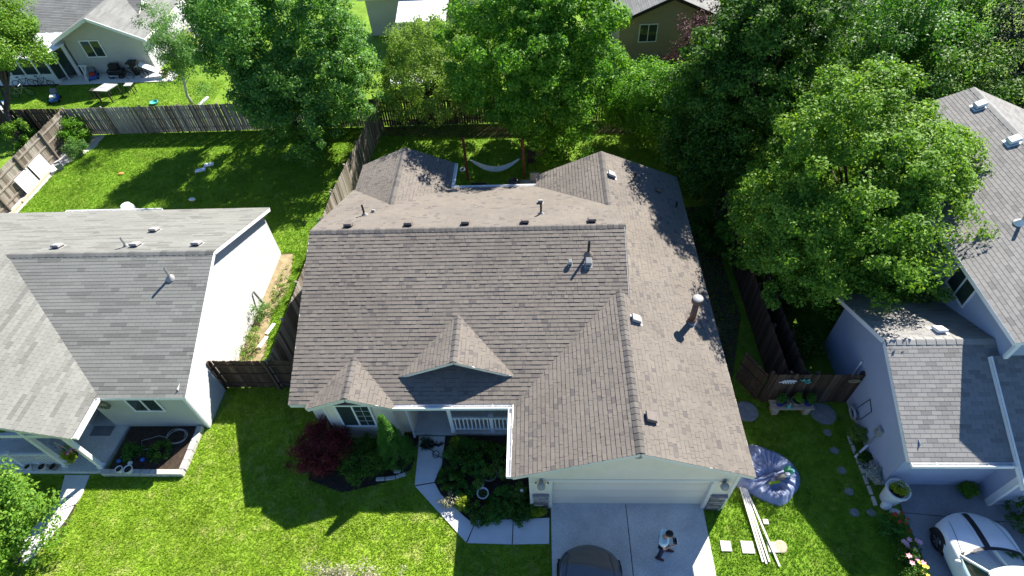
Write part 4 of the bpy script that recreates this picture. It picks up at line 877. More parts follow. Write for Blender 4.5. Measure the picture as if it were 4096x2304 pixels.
def crown_points(c, rad, n, shell=.35, lump=.22, seed=0, bottom=-.85, taper=0):
    rg = np.random.default_rng(seed); c = np.asarray(c, float); rad = np.asarray(rad, float)
    ph = rg.uniform(0, 6.28, (6, 3)); k = rg.normal(size=(6, 3))*2.2; out = []
    while len(out) < n:
        d = rg.normal(size=3); d /= np.linalg.norm(d)
        if d[2] < bottom: continue
        f = 1+lump*sum(math.sin(k[i]@d+ph[i][0]) for i in range(6))/2.2
        r = (shell+(1-shell)*rg.random()**.6)*f
        k_ = 1-taper*(d[2]*r+.1); out.append(c+d*rad*r*np.array((k_, k_, 1)))
    return np.array(out)
def tree(name, label, base, cc, rad, nclump, per, lsize, leaf, bark='bark', tr=.2, crad=.75, seed=0, shell=.35, lump=.22, group=None, limbs=16, cat='tree', up=.55, aspect=.55, bottom=-.85, fork=.35, droop=0, flat=.75, taper=0, extra=()):
    base = np.array((*base, 0.) if len(base) == 2 else base, float); cc = np.asarray(cc, float); rad = np.asarray(rad, float)
    t = thing(name, label, cat, tuple(base), group)
    P = crown_points(cc, rad, nclump, shell, lump, seed, bottom, taper); rg = np.random.default_rng(seed+50)
    for q, (ec, er, en) in enumerate(extra): P = np.concatenate([P, crown_points(ec, er, en, shell, lump, seed+q+90, -1)])
    nclump = len(P)
    cr = crad*rg.uniform(.55, 1.25, nclump)
    o = (P-cc)/rad; o /= np.maximum(np.linalg.norm(o, axis=1)[:, None], .01)
    V, ti = leaves(P, cr, per, lsize, flat, up, o, aspect, 1.0, droop)
    fast_mesh('crown', V, 4, ti, LF[leaf], t)
    top = cc+np.array((0, 0, rad[2]*.4)); m = MB()
    pts = [base+(top-base)*f+np.array((rg.normal()*.12, rg.normal()*.12, 0))*(0 if f in (0, 1) else 1) for f in (0, .12, .3, .5, .75, 1)]
    pts[0] = base-np.array((0, 0, .05))
    m.tube(pts, [tr*1.35, tr, tr*.88, tr*.7, tr*.4, tr*.15], 10)
    m.build('trunk', MT[bark], t, smooth=True); m = MB()
    for i in rg.choice(nclump, min(limbs, nclump), replace=False):
        f = rg.uniform(fork, .8); k = f*5; j = min(4, int(k)); s0 = pts[j]+(pts[j+1]-pts[j])*(k-j); e = cc+(P[i]-cc)*.8; mid = (s0+e)/2+np.array((0, 0, .05*np.linalg.norm(e-s0)))
        m.tube([s0, mid, e], [tr*.38, tr*.22, tr*.06], 6)
    m.build('limbs', MT[bark], t, smooth=True)
    return t
def bush(name, label, base, r, h, n, per, lsize, leaf, seed=0, cat='bush', group=None, shell=.5, crad=.22, up=.4, aspect=.5, ry=None, stems=6, z0=0):
    x, y = base; rad = (r, ry or r, h*.52)
    return tree(name, label, (x, y, z0), (x, y, z0+h*.5), rad, n, per, lsize, leaf, 'bark', .03, crad, seed, shell, .15, group, stems, cat, up, aspect, -1, .1)
# big trees
tree('maple_tree', 'large blue-green maple behind the left lawn, casting shade on the grass', (-15.6, 21.0), (-15.6, 21.0, 4.9), (4.6, 4.0, 4.4), 720, 160, .145, 'maple', tr=.26, crad=.5, seed=1, lump=.24, shell=.38, taper=.12, bottom=-1)
tree('shade_tree', 'tall green tree with trunk in front of the back fence, top centre', (-.6, 21.7), (-2.4, 20.3, 5.9), (3.9, 3.9, 5.2), 760, 150, .15, 'green', tr=.24, crad=.5, seed=2, bottom=-1, shell=.4)
tree('locust_tree', 'airy yellow-green tree behind the back fence, top centre left', (-9.3, 23.9), (-8.9, 23.2, 3.1), (3.3, 2.9, 2.9), 340, 150, .11, 'olive', tr=.12, crad=.5, seed=3, lump=.15, limbs=30, up=.35)
tree('maple_tree', 'broad light green tree between the main house and the right house', (9.2, 10.4), (9.75, 10.2, 4.9), (4.4, 4.0, 4.5), 920, 160, .125, 'bright', tr=.22, crad=.46, seed=4, lump=.2, shell=.35, taper=.3, extra=[((6.7, 7.6, 4.4), (1.9, 1.8, 2.0), 150)], bottom=-1)
tree('dark_tree', 'big dark green tree shading the right rear slope of the main roof', (7.2, 17.4), (6.9, 17.2, 6.0), (3.5, 3.3, 5.2), 640, 150, .14, 'deep', tr=.24, crad=.5, seed=5)
tree('dark_tree', 'tall dark green tree at the top edge, right of the brown house', (9.2, 21.5), (8.8, 21.6, 6.0), (4.2, 3.4, 5.2), 560, 140, .15, 'deep', tr=.24, crad=.52, seed=6)
tree('young_tree', 'small leafy tree in front of the brown house, left of the dark trees', (3.6, 21.6), (3.3, 21.0, 2.3), (2.9, 2.0, 2.2), 220, 150, .13, 'green', tr=.1, crad=.6, seed=7)
tree('dark_tree', 'dark low tree filling the yard corner behind the main roof, right', (5.4, 16.2), (5.3, 16.0, 2.4), (2.0, 2.2, 2.4), 130, 190, .14, 'deep', tr=.12, crad=.65, seed=8)
tree('ash_tree', 'pale blue-green tree behind the light green tree, top right', (14.5, 20.5), (14.6, 21.0, 4.6), (3.6, 3.2, 4.1), 230, 190, .14, 'maple', tr=.2, crad=.75, seed=9, lump=.3)
tree('ash_tree', 'bright green tree at the top edge, between the pale tree and the conifer', (17.8, 23.5), (18.0, 24.0, 4.8), (3.2, 3.0, 4.2), 190, 190, .14, 'green', tr=.2, crad=.75, seed=10, lump=.3)
tree('conifer', 'very dark conifer in the top right corner', (20.6, 19.6), (20.8, 19.8, 4.6), (3.6, 3.4, 4.6), 240, 170, .12, 'conifer', tr=.24, crad=.75, seed=11)
tree('dark_tree', 'dark green tree behind the back peak of the right house', (15.6, 17.4), (15.4, 17.6, 3.2), (2.8, 2.2, 3.2), 140, 180, .14, 'deep', tr=.14, crad=.65, seed=12)
tree('plum_tree', 'purple-leaved tree against the brown house', (7.4, 27.0), (7.0, 27.0, 2.6), (1.6, 1.4, 2.1), 60, 90, .12, 'plum', tr=.1, crad=.5, seed=13, lump=.35)
tree('birch_tree', 'slender birch with white stem behind the back fence, left', (-25.3, 26.3), (-25.0, 26.6, 3.4), (2.0, 1.8, 3.4), 110, 150, .105, 'birch', 'birch', .08, .55, 14, lump=.35, limbs=26, shell=.2)
tree('leaning_tree', 'yellow-green tree with a leaning grey trunk in the top left corner', (-34.6, 21.9), (-34.7, 25.6, 4.9), (2.9, 2.6, 2.0), 150, 200, .14, 'bright', tr=.2, crad=.7, seed=15)
tree('front_tree', 'bright green tree at the bottom left corner', (-19.8, -1.9), (-19.4, -1.6, 2.3), (1.85, 1.75, 1.85), 160, 200, .11, 'bright', tr=.09, crad=.5, seed=16, lump=.15)
tree('sapling', 'pale dry sapling tips rising from the bottom edge of the lawn', (-8.7, -2.5), (-8.6, -2.35, .55), (1.5, .4, .6), 60, 40, .07, 'dry', tr=.03, crad=.28, seed=17, lump=.5, limbs=40, cat='sapling', up=.3)
tree('far_tree', 'green tree between the patio cover and the tall centre tree', (-4.6, 28.0), (-4.6, 28.2, 3.4), (2.2, 2.0, 3.0), 90, 110, .13, 'olive', tr=.12, crad=.6, seed=18)
tree('far_tree', 'narrow green tree behind the fence, left shoulder of the big maple', (-20.3, 24.0), (-20.2, 23.8, 6.2), (1.7, 1.5, 2.6), 110, 170, .14, 'maple', tr=.15, crad=.6, seed=19)
tree('far_tree', 'dark tree right of the brown house at the top edge', (11.5, 28), (11.8, 28, 4.2), (3.2, 2.8, 4.2), 150, 160, .15, 'deep', tr=.15, crad=.75, seed=20)
# shrubs by the front wall
bush('barberry_bush', 'round dark red bush left of the front window', (-10.45, 1.75), 1.05, 1.45, 150, 110, .06, 'barberry', 31, shell=.35, crad=.28, up=.3, aspect=.6)
bush('yew_bush', 'dark green spreading bush under the front window', (-9.0, 1.5), .82, 1.0, 110, 120, .06, 'deep', 32, shell=.4, crad=.24, up=.3)
t = thing('arborvitae', 'cone-shaped evergreen with sunlit yellow tip beside the porch', 'evergreen', (-7.85, 1.72, 0))
k = 420; zz = rng.random(k)**1.25; ang = rng.uniform(0, 6.28, k); hgt = 2.95; rr_ = .74*np.minimum(1, (zz+.08)*6)*(1-zz)**1.05*(.8+.2*rng.random(k))
Pc = np.stack([-7.85+rr_*np.cos(ang), 1.72+rr_*np.sin(ang), .10+zz*(hgt-.12)], 1)
V, ti = leaves(Pc, np.full(k, .11), 90, .036, 1.3, .2, None, .5); fast_mesh('crown', V, 4, ti, LF['arbor'], t)
MB().tube([(-7.85, 1.72, -.02), (-7.85, 1.72, 2.5)], [.07, .02], 8).build('trunk', MT['bark'], t)
# garden bed plants
gp = [(-5.8, 2.28, .17, .3, 'yellow', 'lime-coloured small plant by the porch edge'), (-5.95, 1.84, .22, .3, 'olive', 'olive plant beside the front walk near the porch'),
      (-5.55, 1.35, .42, .5, 'deep', 'dark mound plant in the front bed, left side'), (-5.9, .85, .38, .45, 'deep', 'dark low plant at the bend of the front walk'),
      (-5.0, 1.35, .4, .5, 'arbor', 'leafy green clump in the middle of the front bed'), (-4.1, .36, .3, .4, 'arbor', 'green plant right of the two pot rings'),
      (-3.55, .42, .25, .4, 'olive', 'brownish plant in shade beside the garage wall'), (-3.75, -.05, .42, .45, 'deep', 'dark shrub at the walk edge near the garage'),
      (-4.75, -.15, .5, .45, 'deep', 'low dark shrub at the front tip of the bed'), (-3.2, .02, .3, .35, 'deep', 'small dark shrub before the garage pier'), (-2.88, -.16, .17, .3, 'yellow', 'lime plant at the foot of the left stone pier'),
      (-4.3, 1.9, .35, .4, 'deep', 'dark ground plant under the porch railing, right'), (-3.5, 1.5, .25, .4, 'olive', 'yellowish plant along the garage side wall'), (-5.35, .45, .35, .4, 'arbor', 'green plant behind the sunlit dry flowers'),
      (-4.4, -.3, .32, .35, 'arbor', 'low green plant spilling over the walk edge, middle'), (-3.45, -.3, .3, .3, 'deep', 'low dark plant spilling over the walk edge near the garage'), (-4.95, 2.0, .35, .4, 'deep', 'dark plant under the porch railing, middle'), (-5.4, 2.1, .3, .35, 'arbor', 'green plant under the porch railing, left'), (-3.6, 2.1, .3, .35, 'deep', 'dark plant in the inner corner of the porch and garage'), (-4.15, 1.25, .32, .4, 'olive', 'yellow-green plant right of the dark pot ring')]
for i, (x, y, r, h, lf, lb) in enumerate(gp):
    bush('garden_plant', lb, (x, y), r*1.12, h, 34, 80, .065, lf, 60+i, 'plant', 'plants in the front bed', crad=.13, up=.5)
bush('dry_flower', 'pale dry flower stalks leaning over the sunlit walk', (-5.75, .18), .42, .45, 26, 40, .055, 'dry', 90, 'plant', None, crad=.11)
bush('flowering_plant', 'sunlit yellow-green plant at the walk edge beside the dry stalks', (-5.4, .05), .22, .5, 22, 60, .065, 'yellow', 91, 'plant', None, crad=.11)
# side shrubs of the right house
for i, (x, y, r, h, lf, lb) in enumerate([(8.25, 2.5, .3, .6, 'olive', 'yellowish shrub against the right house side wall'), (8.22, 1.1, .32, .5, 'white', 'grey-white leafed shrub near the big white pot'), (8.2, 1.7, .2, .3, 'deep', 'small dark shrub along the right house wall'),
                                            (8.15, -.65, .45, .5, 'arbor', 'grassy plant with red blooms beside the right driveway'), (8.25, -1.5, .4, .6, 'deep', 'dark plant with pink blooms beside the right driveway'), (8.3, -2.1, .4, .5, 'deep', 'dark plant with yellow blooms at the bottom edge, right'),
                                            (11.0, .62, .24, .45, 'bright', 'round bright potted shrub near the right garage corner'), (12.2, -.35, .6, .8, 'deep', 'dark round bush before the right house entry')]):
    bush('shrub', lb, (x, y), r, h, 36, 70, .06, lf, 110+i, 'shrub', None, crad=.14)
def blooms(label, cx, cy, n, sp, z, m, r=.05, seed=0):
    rg = random.Random(seed); t = thing('flower', label, 'flowers', (cx, cy, 0))
    for i in range(n):
        x = cx+rg.uniform(-sp, sp); y = cy+rg.uniform(-sp, sp)*1.3; zz_ = z+rg.uniform(-.12, .12); mb = MB(); k = 6
        for j in range(k):
            a = 6.283*j/k+rg.uniform(0, .5); d = np.array((math.cos(a), math.sin(a), .25)); e = np.array((-math.sin(a), math.cos(a), 0)); c = np.array((x, y, zz_))
            mb.add([c, c+d*r*.6+e*r*.4, c+d*r*1.2, c+d*r*.6-e*r*.4], [(0, 1, 2, 3)])
        mb.build('bloom', MT[m], t); MB().tube([(x, y, 0), (x, y, zz_)], .006, 5, False).build('stem', MT['lime'], t)
blooms('red blooms beside the right driveway', 8.4, -.55, 9, .22, .5, 'petal_red', .055, 1)
blooms('pink blooms below the red ones beside the right driveway', 8.35, -1.45, 14, .28, .55, 'petal_pink', .075, 2)
blooms('yellow blooms at the bottom edge beside the right driveway', 8.5, -2.05, 9, .22, .5, 'petal_yellow', .055, 3)
# back-left corner shrubs
bush('corner_bush', 'green bush in the fence corner of the left lawn', (-30.6, 22.3), .9, 1.5, 60, 90, .1, 'green', 130, 'bush', None, crad=.32)
bush('corner_bush', 'green plant in a wire cage near the fence corner', (-30.1, 20.9), .55, 1.0, 40, 70, .09, 'birch', 131, 'bush', None, crad=.24)
bush('corner_bush', 'lighter leafy shrub beside the leaning trunk', (-34.2, 22.3), .8, 1.6, 50, 70, .12, 'bright', 132, 'bush', None, crad=.32)
bush('corner_bush', 'bright grassy bush on the patio behind the birch', (-28.7, 34.6), .7, .9, 46, 60, .1, 'yellow', 133, 'bush', None, crad=.28)
bush('side_shrub', 'scrubby plants along the sunlit white gable wall', (-14.75, 6.3), .3, .6, 40, 30, .08, 'olive', 134, 'plant', None, crad=.2, ry=1.2)
bush('side_shrub', 'dark tall weeds at the white gable wall', (-14.85, 8.3), .28, .9, 30, 26, .08, 'birch', 135, 'plant', None, crad=.2, ry=.7)
bush('side_shrub', 'low weeds along the middle of the dry side strip', (-14.5, 9.6), .35, .3, 40, 26, .07, 'olive', 143, 'plant', None, crad=.16, ry=1.4)
bush('side_shrub', 'small plant in the side strip before the dark fence', (-14.0, 5.2), .28, .35, 18, 30, .08, 'deep', 136, 'plant', None, crad=.14)
bush('fence_vine', 'vine leaning over the side fence top', (-12.95, 12.6), .25, 2.1, 24, 30, .1, 'birch', 137, 'vine', None, crad=.2)
bush('yard_bush', 'leafy bush between the gate and the right house', (7.3, 6.3), .8, 1.3, 50, 70, .1, 'deep', 138, 'bush', None, crad=.3)
bush('yard_bush', 'dark bush beyond the ornamented fence', (6.9, 8.4), .9, 1.6, 60, 70, .11, 'deep', 139, 'bush', None, crad=.32)
bush('hedge_bush', 'dark hedge bush right of the main roof, below the dark tree', (5.2, 12.5), .9, 1.6, 70, 80, .11, 'deep', 140, 'bush', None, crad=.32, ry=1.8)
bush('bed_plant', 'green leafy plant in the left raised bed, left', (-17.6, 1.8), .34, .5, 30, 50, .07, 'arbor', 141, 'plant', 'plants in the raised bed', crad=.16)
bush('bed_plant', 'green leafy plant in the left raised bed, right', (-16.6, 1.9), .4, .5, 34, 50, .07, 'deep', 142, 'plant', 'plants in the raised bed', crad=.16)

# ================================================================ grass
def inpoly(P, poly):
    x, y = P[:, 0], P[:, 1]; r = np.zeros(len(P), bool); n = len(poly)
    for i in range(n):
        x0, y0 = poly[i]; x1, y1 = poly[(i+1) % n]
        if y0 == y1: continue
        c = ((y0 > y) != (y1 > y)) & (x < (x1-x0)*(y-y0)/(y1-y0)+x0); r ^= c
    return r
BLOCK = [[(-15.2, 2.9), (-15.2, 12.2), (-30, 12.2), (-30, 2.9)], [(-10.75, 2.5), (3.2, 2.5), (3.2, 13.4), (-10.75, 14.6)], [(-3.1, 0), (3.1, 0), (3.1, 3), (-3.1, 3)], [(-2.48, -15), (2.52, -15), (2.52, .2), (-2.48, .2)],
         [(-7.2, 2.6), (-7.12, .7), (-5.2, -1.17), (-2.5, -1.22), (-2.5, 2.6)], [(-11.2, 2.7), (-10.9, .9), (-9.6, .45), (-8.2, .8), (-7.3, 1.3), (-7.2, 2.7)], [(-23, 1.05), (-15.45, 1.0), (-15.45, 2.95), (-23, 2.95)],
         [(-19.9, 1.1), (-19.6, .1), (-20.3, -1.6), (-19.5, -2), (-18.9, -.6), (-18.8, .3), (-18.9, 1.1)], [(8.0, -15), (14.5, -15), (14.5, 7), (8.0, 7)], [(-15.2, 4.7), (-14.4, 4.7), (-14.2, 6.2), (-14.5, 8.2), (-14.3, 10.1), (-14.6, 12.2), (-15.2, 12.2)],
         [(-31.4, 13), (-30.7, 13), (-30.6, 19.6), (-29.5, 21.6), (-29.5, 23), (-31.4, 23)], [(-41, 29.3), (-27.9, 29.3), (-27.9, 40), (-41, 40)]]
def grass(name, polys, dens, m, hmin=.035, hmax=.075, seed=0):
    rg = np.random.default_rng(seed); Vs = []; Ts = []
    for poly, k in polys:
        P = np.array(poly); lo = P.min(0); hi = P.max(0); n = int((hi-lo).prod()*dens*k); q = lo+rg.random((n, 2))*(hi-lo); q = q[inpoly(q, poly)]
        for b in BLOCK: q = q[~inpoly(q, b)]
        # drop those outside the picture's footprint (with a margin)
        n = len(q)
        for b in range(3):
            a = rg.uniform(0, 6.283, n); h = rg.uniform(hmin, hmax, n); wd = rg.uniform(.008, .016, n); ln = rg.uniform(.2, 1.1, n)*h
            a2 = rg.uniform(0, 6.283, n); bx = q[:, 0]+rg.normal(0, .018, n); by = q[:, 1]+rg.normal(0, .018, n); z = np.full(n, .004)
            p0 = np.stack([bx-np.cos(a)*wd, by-np.sin(a)*wd, z], 1); p1 = np.stack([bx+np.cos(a)*wd, by+np.sin(a)*wd, z], 1); p2 = np.stack([bx+np.cos(a2)*ln, by+np.sin(a2)*ln, z+h], 1)
            Vs.append(np.stack([p0, p1, p2], 1).reshape(-1, 3)); Ts.append(rg.random(n))
    o = fast_mesh(name, np.concatenate(Vs), 3, np.concatenate(Ts), MT[m]); return o
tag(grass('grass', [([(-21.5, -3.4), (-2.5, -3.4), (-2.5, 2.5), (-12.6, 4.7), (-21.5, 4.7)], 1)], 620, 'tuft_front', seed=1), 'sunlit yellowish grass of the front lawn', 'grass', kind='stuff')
tag(grass('grass', [([(-31, 12.2), (-12.7, 12.2), (-12.2, 23), (-31, 23)], .8), ([(-15.2, 4.7), (-12.8, 4.7), (-12.8, 12.4), (-15.2, 12.4)], 1.2), ([(-12.6, 13), (3.4, 13), (8, 22.9), (-12, 22.9)], .55), ([(2.5, -3.2), (8.2, -3.2), (8.2, 4.2), (4.5, 4.2), (3.2, 2), (3.2, 0), (2.5, 0)], 1.2), ([(3.2, 4), (6, 4), (6, 15), (3.2, 15)], .5), ([(-40, 23.2), (-24, 23.2), (-24, 29.3), (-40, 29.3)], .4)], 420, 'tuft', seed=2), 'lush green grass of the side and back lawns', 'grass', kind='stuff')
# ================================================================ vehicles
def paint(name, c, rough=.25, coat=1.0, spec=.5):
    m, N, b = newmat(name); b.inputs['Base Color'].default_value = (*c, 1); b.inputs['Roughness'].default_value = rough; b.inputs['Coat Weight'].default_value = coat; b.inputs['Coat Roughness'].default_value = .03; b.inputs['Specular IOR Level'].default_value = spec
    n = N.new('ShaderNodeTexNoise', Scale=400.0); P = pos(N); N.l(P, n.inputs['Vector']); bp = N.new('ShaderNodeBump', Strength=.03, Distance=.001); N.l(n.outputs[0], bp.inputs['Height']); N.l(bp.outputs[0], b.inputs['Normal'])
    return m
MT['paint_white'] = paint('white_car_paint', (.72, .74, .76), .35, .6); MT['paint_dark'] = paint('dark_car_paint', (.045, .05, .062), .25, 1.0)
m, N, b = newmat('windscreen_glass'); t1 = N.n.new('ShaderNodeBsdfTransparent'); t1.inputs[0].default_value = (.55, .75, .65, 1); g1 = N.n.new('ShaderNodeBsdfGlossy'); g1.inputs['Roughness'].default_value = .03; g1.inputs[0].default_value = (.9, .95, .95, 1)
mx = N.n.new('ShaderNodeMixShader'); fr = N.n.new('ShaderNodeFresnel'); fr.inputs[0].default_value = 1.6; N.l(fr.outputs[0], mx.inputs[0]); N.l(t1.outputs[0], mx.inputs[1]); N.l(g1.outputs[0], mx.inputs[2]); N.l(mx.outputs[0], N.n['Material Output'].inputs[0]); MT['screen'] = m
def car(label, loc, rz, pm, stripe=None, hw=.92):
    t = thing('car', label, 'car', loc); t.rotation_euler.z = rz; WM[t.name] = Matrix.Translation(Vector(loc))
    base = np.asarray(loc, float)
    k = hw/.92
    st = [(-2.22, .56, .36, .68, .74), (-2.16, .76, .3, .82, .9), (-1.95, .86, .24, .9, 1.0), (-1.3, .91, .2, .9, .98), (-.3, .92, .2, .88, .95), (.6, .92, .2, .86, .95), (.8, .92, .2, .85, .955), (1.1, .915, .2, .83, .935), (1.45, .91, .21, .79, .89), (1.75, .895, .23, .74, .82), (1.95, .86, .26, .66, .735), (2.08, .80, .29, .57, .64), (2.14, .70, .32, .52, .57)]
    mb = MB(); rows = []
    for y, w_, zb, zs, zt in st:
        w_ *= k
        half = [(w_*.92, zb), (w_*.99, zb+.12), (w_*1.0, (zb+zs)/2), (w_*.975, zs-.05), (w_*.93, zs+.15*(zt-zs)), (w_*.80, zs+.66*(zt-zs)), (w_*.45, zt-.012)]
        rows.append([(x, y, z) for x, z in half]+[(0, y, zt)]+[(-x, y, z) for x, z in half[::-1]])
    def arc(p): x, y, z = p; g = min(1, max(0, (y-.95)/1.1)); return np.array((x, y-.42*g*g*(abs(x)/hw)**2, z))
    st_w = st
    n = len(rows[0]); V = [base+arc(p) for r in rows for p in r]; F = [(i*n+j, i*n+j+1, (i+1)*n+j+1, (i+1)*n+j) for i in range(len(rows)-1) for j in range(n-1)]
    F += [tuple(range(n))[::-1], tuple((len(rows)-1)*n+j for j in range(n))]
    mb.add(V, F); body = mb.build('body', MT[pm], t, smooth=True, sub=2)
    def top(x, y):
        for (y0, w0, _, s0, t0), (y1, w1, _, s1, t1_) in zip(st[:-1], st[1:]):
            if y0 <= y <= y1:
                f = (y-y0)/(y1-y0); w_ = (w0+(w1-w0)*f)*k; zs = s0+(s1-s0)*f; zt = t0+(t1_-t0)*f; a = abs(x)/w_
                return np.interp(a, [0, .45, .80, .93], [zt, zt-.012, zs+.66*(zt-zs), zs+.15*(zt-zs)])
    def strip(x0, x1, w_, y0, y1, nm, mm, lift=.004, seg=14):
        q = MB(); P = []
        for i in range(seg+1):
            y = y0+(y1-y0)*i/seg; x = x0+(x1-x0)*(i/seg)**1.0
            for dx in (-w_/2, 0, w_/2): P.append(base+arc((x+dx, y, top(x+dx, y)+lift)))
        q.add(P, [(3*i+j, 3*i+3+j, 3*i+4+j, 3*i+1+j) for i in range(seg) for j in (0, 1)]); return q.build(nm, MT[mm], body, smooth=True)
    for s in (-1, 1): strip(s*.74*k, s*.58*k, .014, .82, 1.9, 'hood_gap', 'dark', .003)
    strip(-.2, -.2, .004, .9, 1.9, 'hood_crease', 'dark' if stripe else pm); strip(.36, .30, .006, .9, 1.8, 'hood_crease', pm, .006)
    if stripe: strip(-.02, -.02, .17, .82, 2.02, 'hood_stripe', 'black')
    # greenhouse
    def pt(x, y, z): return base+np.array((x*k, y, z))
    def quad(nm, P, mm, par, th=None): q = MB(); q.add(P, [tuple(range(len(P)))]); return q.build(nm, MT[mm], par)
    gp = []
    for f in np.linspace(0, 1, 5):
        yb = .86-.58*f; z = .95+.47*f; w_ = .80-.18*f
        gp.append([pt(x, yb-.16*(x/w_)**2*(1-.3*f), z-.02*(x/w_)**2*f) for x in np.linspace(-w_, w_, 9)])
    q = MB(); q.add([p for r in gp for p in r], [(i*9+j, i*9+j+1, i*9+10+j, i*9+9+j) for i in range(4) for j in range(8)]); q.build('windscreen', MT['screen'], t, smooth=True)
    rf = []
    for f in np.linspace(0, 1, 6):
        y = .28-1.75*f; zc = 1.42+.07*math.sin(math.pi*min(1, f*.8+.15)); w_ = .62+.03*math.sin(math.pi*f)
        rf.append([pt(x, y-(.11*(x/w_)**2 if f < .2 else 0), zc-.05*(x/w_)**4) for x in np.linspace(-w_, w_, 9)])
    q = MB(); q.add([p for r in rf for p in r]+[p-np.array((0, 0, .04)) for r in rf for p in r], [(i*9+j, i*9+j+1, i*9+10+j, i*9+9+j) for i in range(5) for j in range(8)]+[(54+i*9+9+j, 54+i*9+10+j, 54+i*9+j+1, 54+i*9+j) for i in range(5) for j in range(8)]+[(j, 54+j, 54+j+1, j+1) for j in range(8)]); q.build('roof', MT[pm], t, smooth=True)
    for s in (-1, 1):
        MB().tube([pt(s*.83, .72, .93), pt(s*.74, .42, 1.2), pt(s*.645, .16, 1.41)], [.045, .04, .04], 8).build('pillar', MT[pm], t, smooth=True)
        MB().tube([pt(s*.82, -1.85, .96), pt(s*.74, -1.65, 1.2), pt(s*.64, -1.45, 1.42)], .06, 8).build('pillar', MT[pm], t, smooth=True)
        MB().tube([pt(s*.85, -.5, .9), pt(s*.65, -.5, 1.42)], .04, 8).build('pillar', MT['black'], t)
        quad('side_window', [pt(s*.83, .68, .94), pt(s*.83, -1.8, .95), pt(s*.65, -1.45, 1.4), pt(s*.65, .15, 1.4)], 'glass', t)
        mr = MB(); mr.ell(pt(s*1.02, .55, 1.0), .09, .06, .075, 12, 8); mr.build('mirror', MT[pm], t, smooth=True); MB().beam(pt(s*.88, .57, .95), pt(s*.97, .55, .97), .04, .05).build('mirror_arm', MT['black'], t)
        hl = MB(); hl.ell(pt(s*.62, 1.70, .64), .12, .12, .07, 12, 8); hl.build('headlight', MT['screen'] if stripe else MT['glass'], t, smooth=True)
        MB().ell(pt(s*.62, 1.68, .63), .08, .08, .05, 10, 6).build('lamp_reflector', MT['steel'], t)
        for y in (1.33, -1.35):
            c = pt(s*.86, y, .32)
            w_ = MB().torus(c, (1, 0, 0), .235, .085, 28, 10).build('wheel', MT['tyre'], t, smooth=True)
            rm = MB(); rm.tube([c-np.array((s*.03, 0, 0)), c+np.array((s*.045, 0, 0))], .2, 20)
            rm.build('rim', MT['rim'], w_)
            for a in range(5): th = a*1.2566; MB().beam(c+np.array((s*.05, 0, 0)), c+np.array((s*.05, .18*math.cos(th), .18*math.sin(th))), .05, .02, (1, 0, 0)).build('spoke', MT['rim'], w_)
            P = [pt(s*.905, y+.40*math.cos(math.pi*i/12), .30+.40*math.sin(math.pi*i/12)) for i in range(13)]+[pt(s*.905, y-.40, .2), pt(s*.905, y+.40, .2)]
            MB().add([p for p in P]+[p-np.array((s*.1, 0, 0)) for p in P], [tuple(range(15)), tuple(range(29, 14, -1))]+[(i, 15+i, 15+(i+1) % 15, (i+1) % 15) for i in range(15)]).build('wheel_arch', MT['dark'], t)
    quad('rear_window', [pt(-.78, -1.98, .98), pt(.78, -1.98, .98), pt(.62, -1.5, 1.42), pt(-.62, -1.5, 1.42)], 'glass', t)
    MB().box(base[0]-.3, base[1]+1.9, .38, base[0]+.3, base[1]+2.1, .5).build('grille', MT['black'], t, bevel=.02)
    # cowl, wipers, dashboard, seats, steering wheel
    q = MB(); P = []
    for i in range(13):
        x = -.78+1.56*i/12; yb = .86-.16*(x/.8)**2
        P += [pt(x, yb-.01, .952), pt(x, yb+.09, top(x*k, min(yb+.09, .95))+.006)]
    q.add(P, [(2*i, 2*i+2, 2*i+3, 2*i+1) for i in range(12)]); q.build('cowl', MT['black'], t)
    MB().beam(pt(-.55, .80, .975), pt(.05, .74, .985), .02, .015).build('wiper', MT['black'], t); MB().beam(pt(.0, .78, .975), pt(.6, .68, .985), .02, .015).build('wiper', MT['black'], t)
    MB().box(base[0]-.72*k, base[1]+.25, .9, base[0]+.72*k, base[1]+.74, .965).build('dashboard', MT['fabric'], t, bevel=.03)
    for s in (-1, 1): MB().box(base[0]+s*.38-.24, base[1]-.55, .9, base[0]+s*.38+.24, base[1]-.35, 1.25).build('seat', MT['fabric'], t, bevel=.05)
    MB().torus(pt(-.36, .16, 1.08), (0, -.8, .6), .17, .016).build('steering_wheel', MT['black'], t)
    return t
car('white car with a dark hood stripe in the right driveway', (10.24, -2.42, .05), R(1.5), 'paint_white', True, .99)
car('dark glossy car nosing in at the bottom edge of the main driveway', (-1.37, -3.48, .055), R(-.5), 'paint_dark', None, .95)

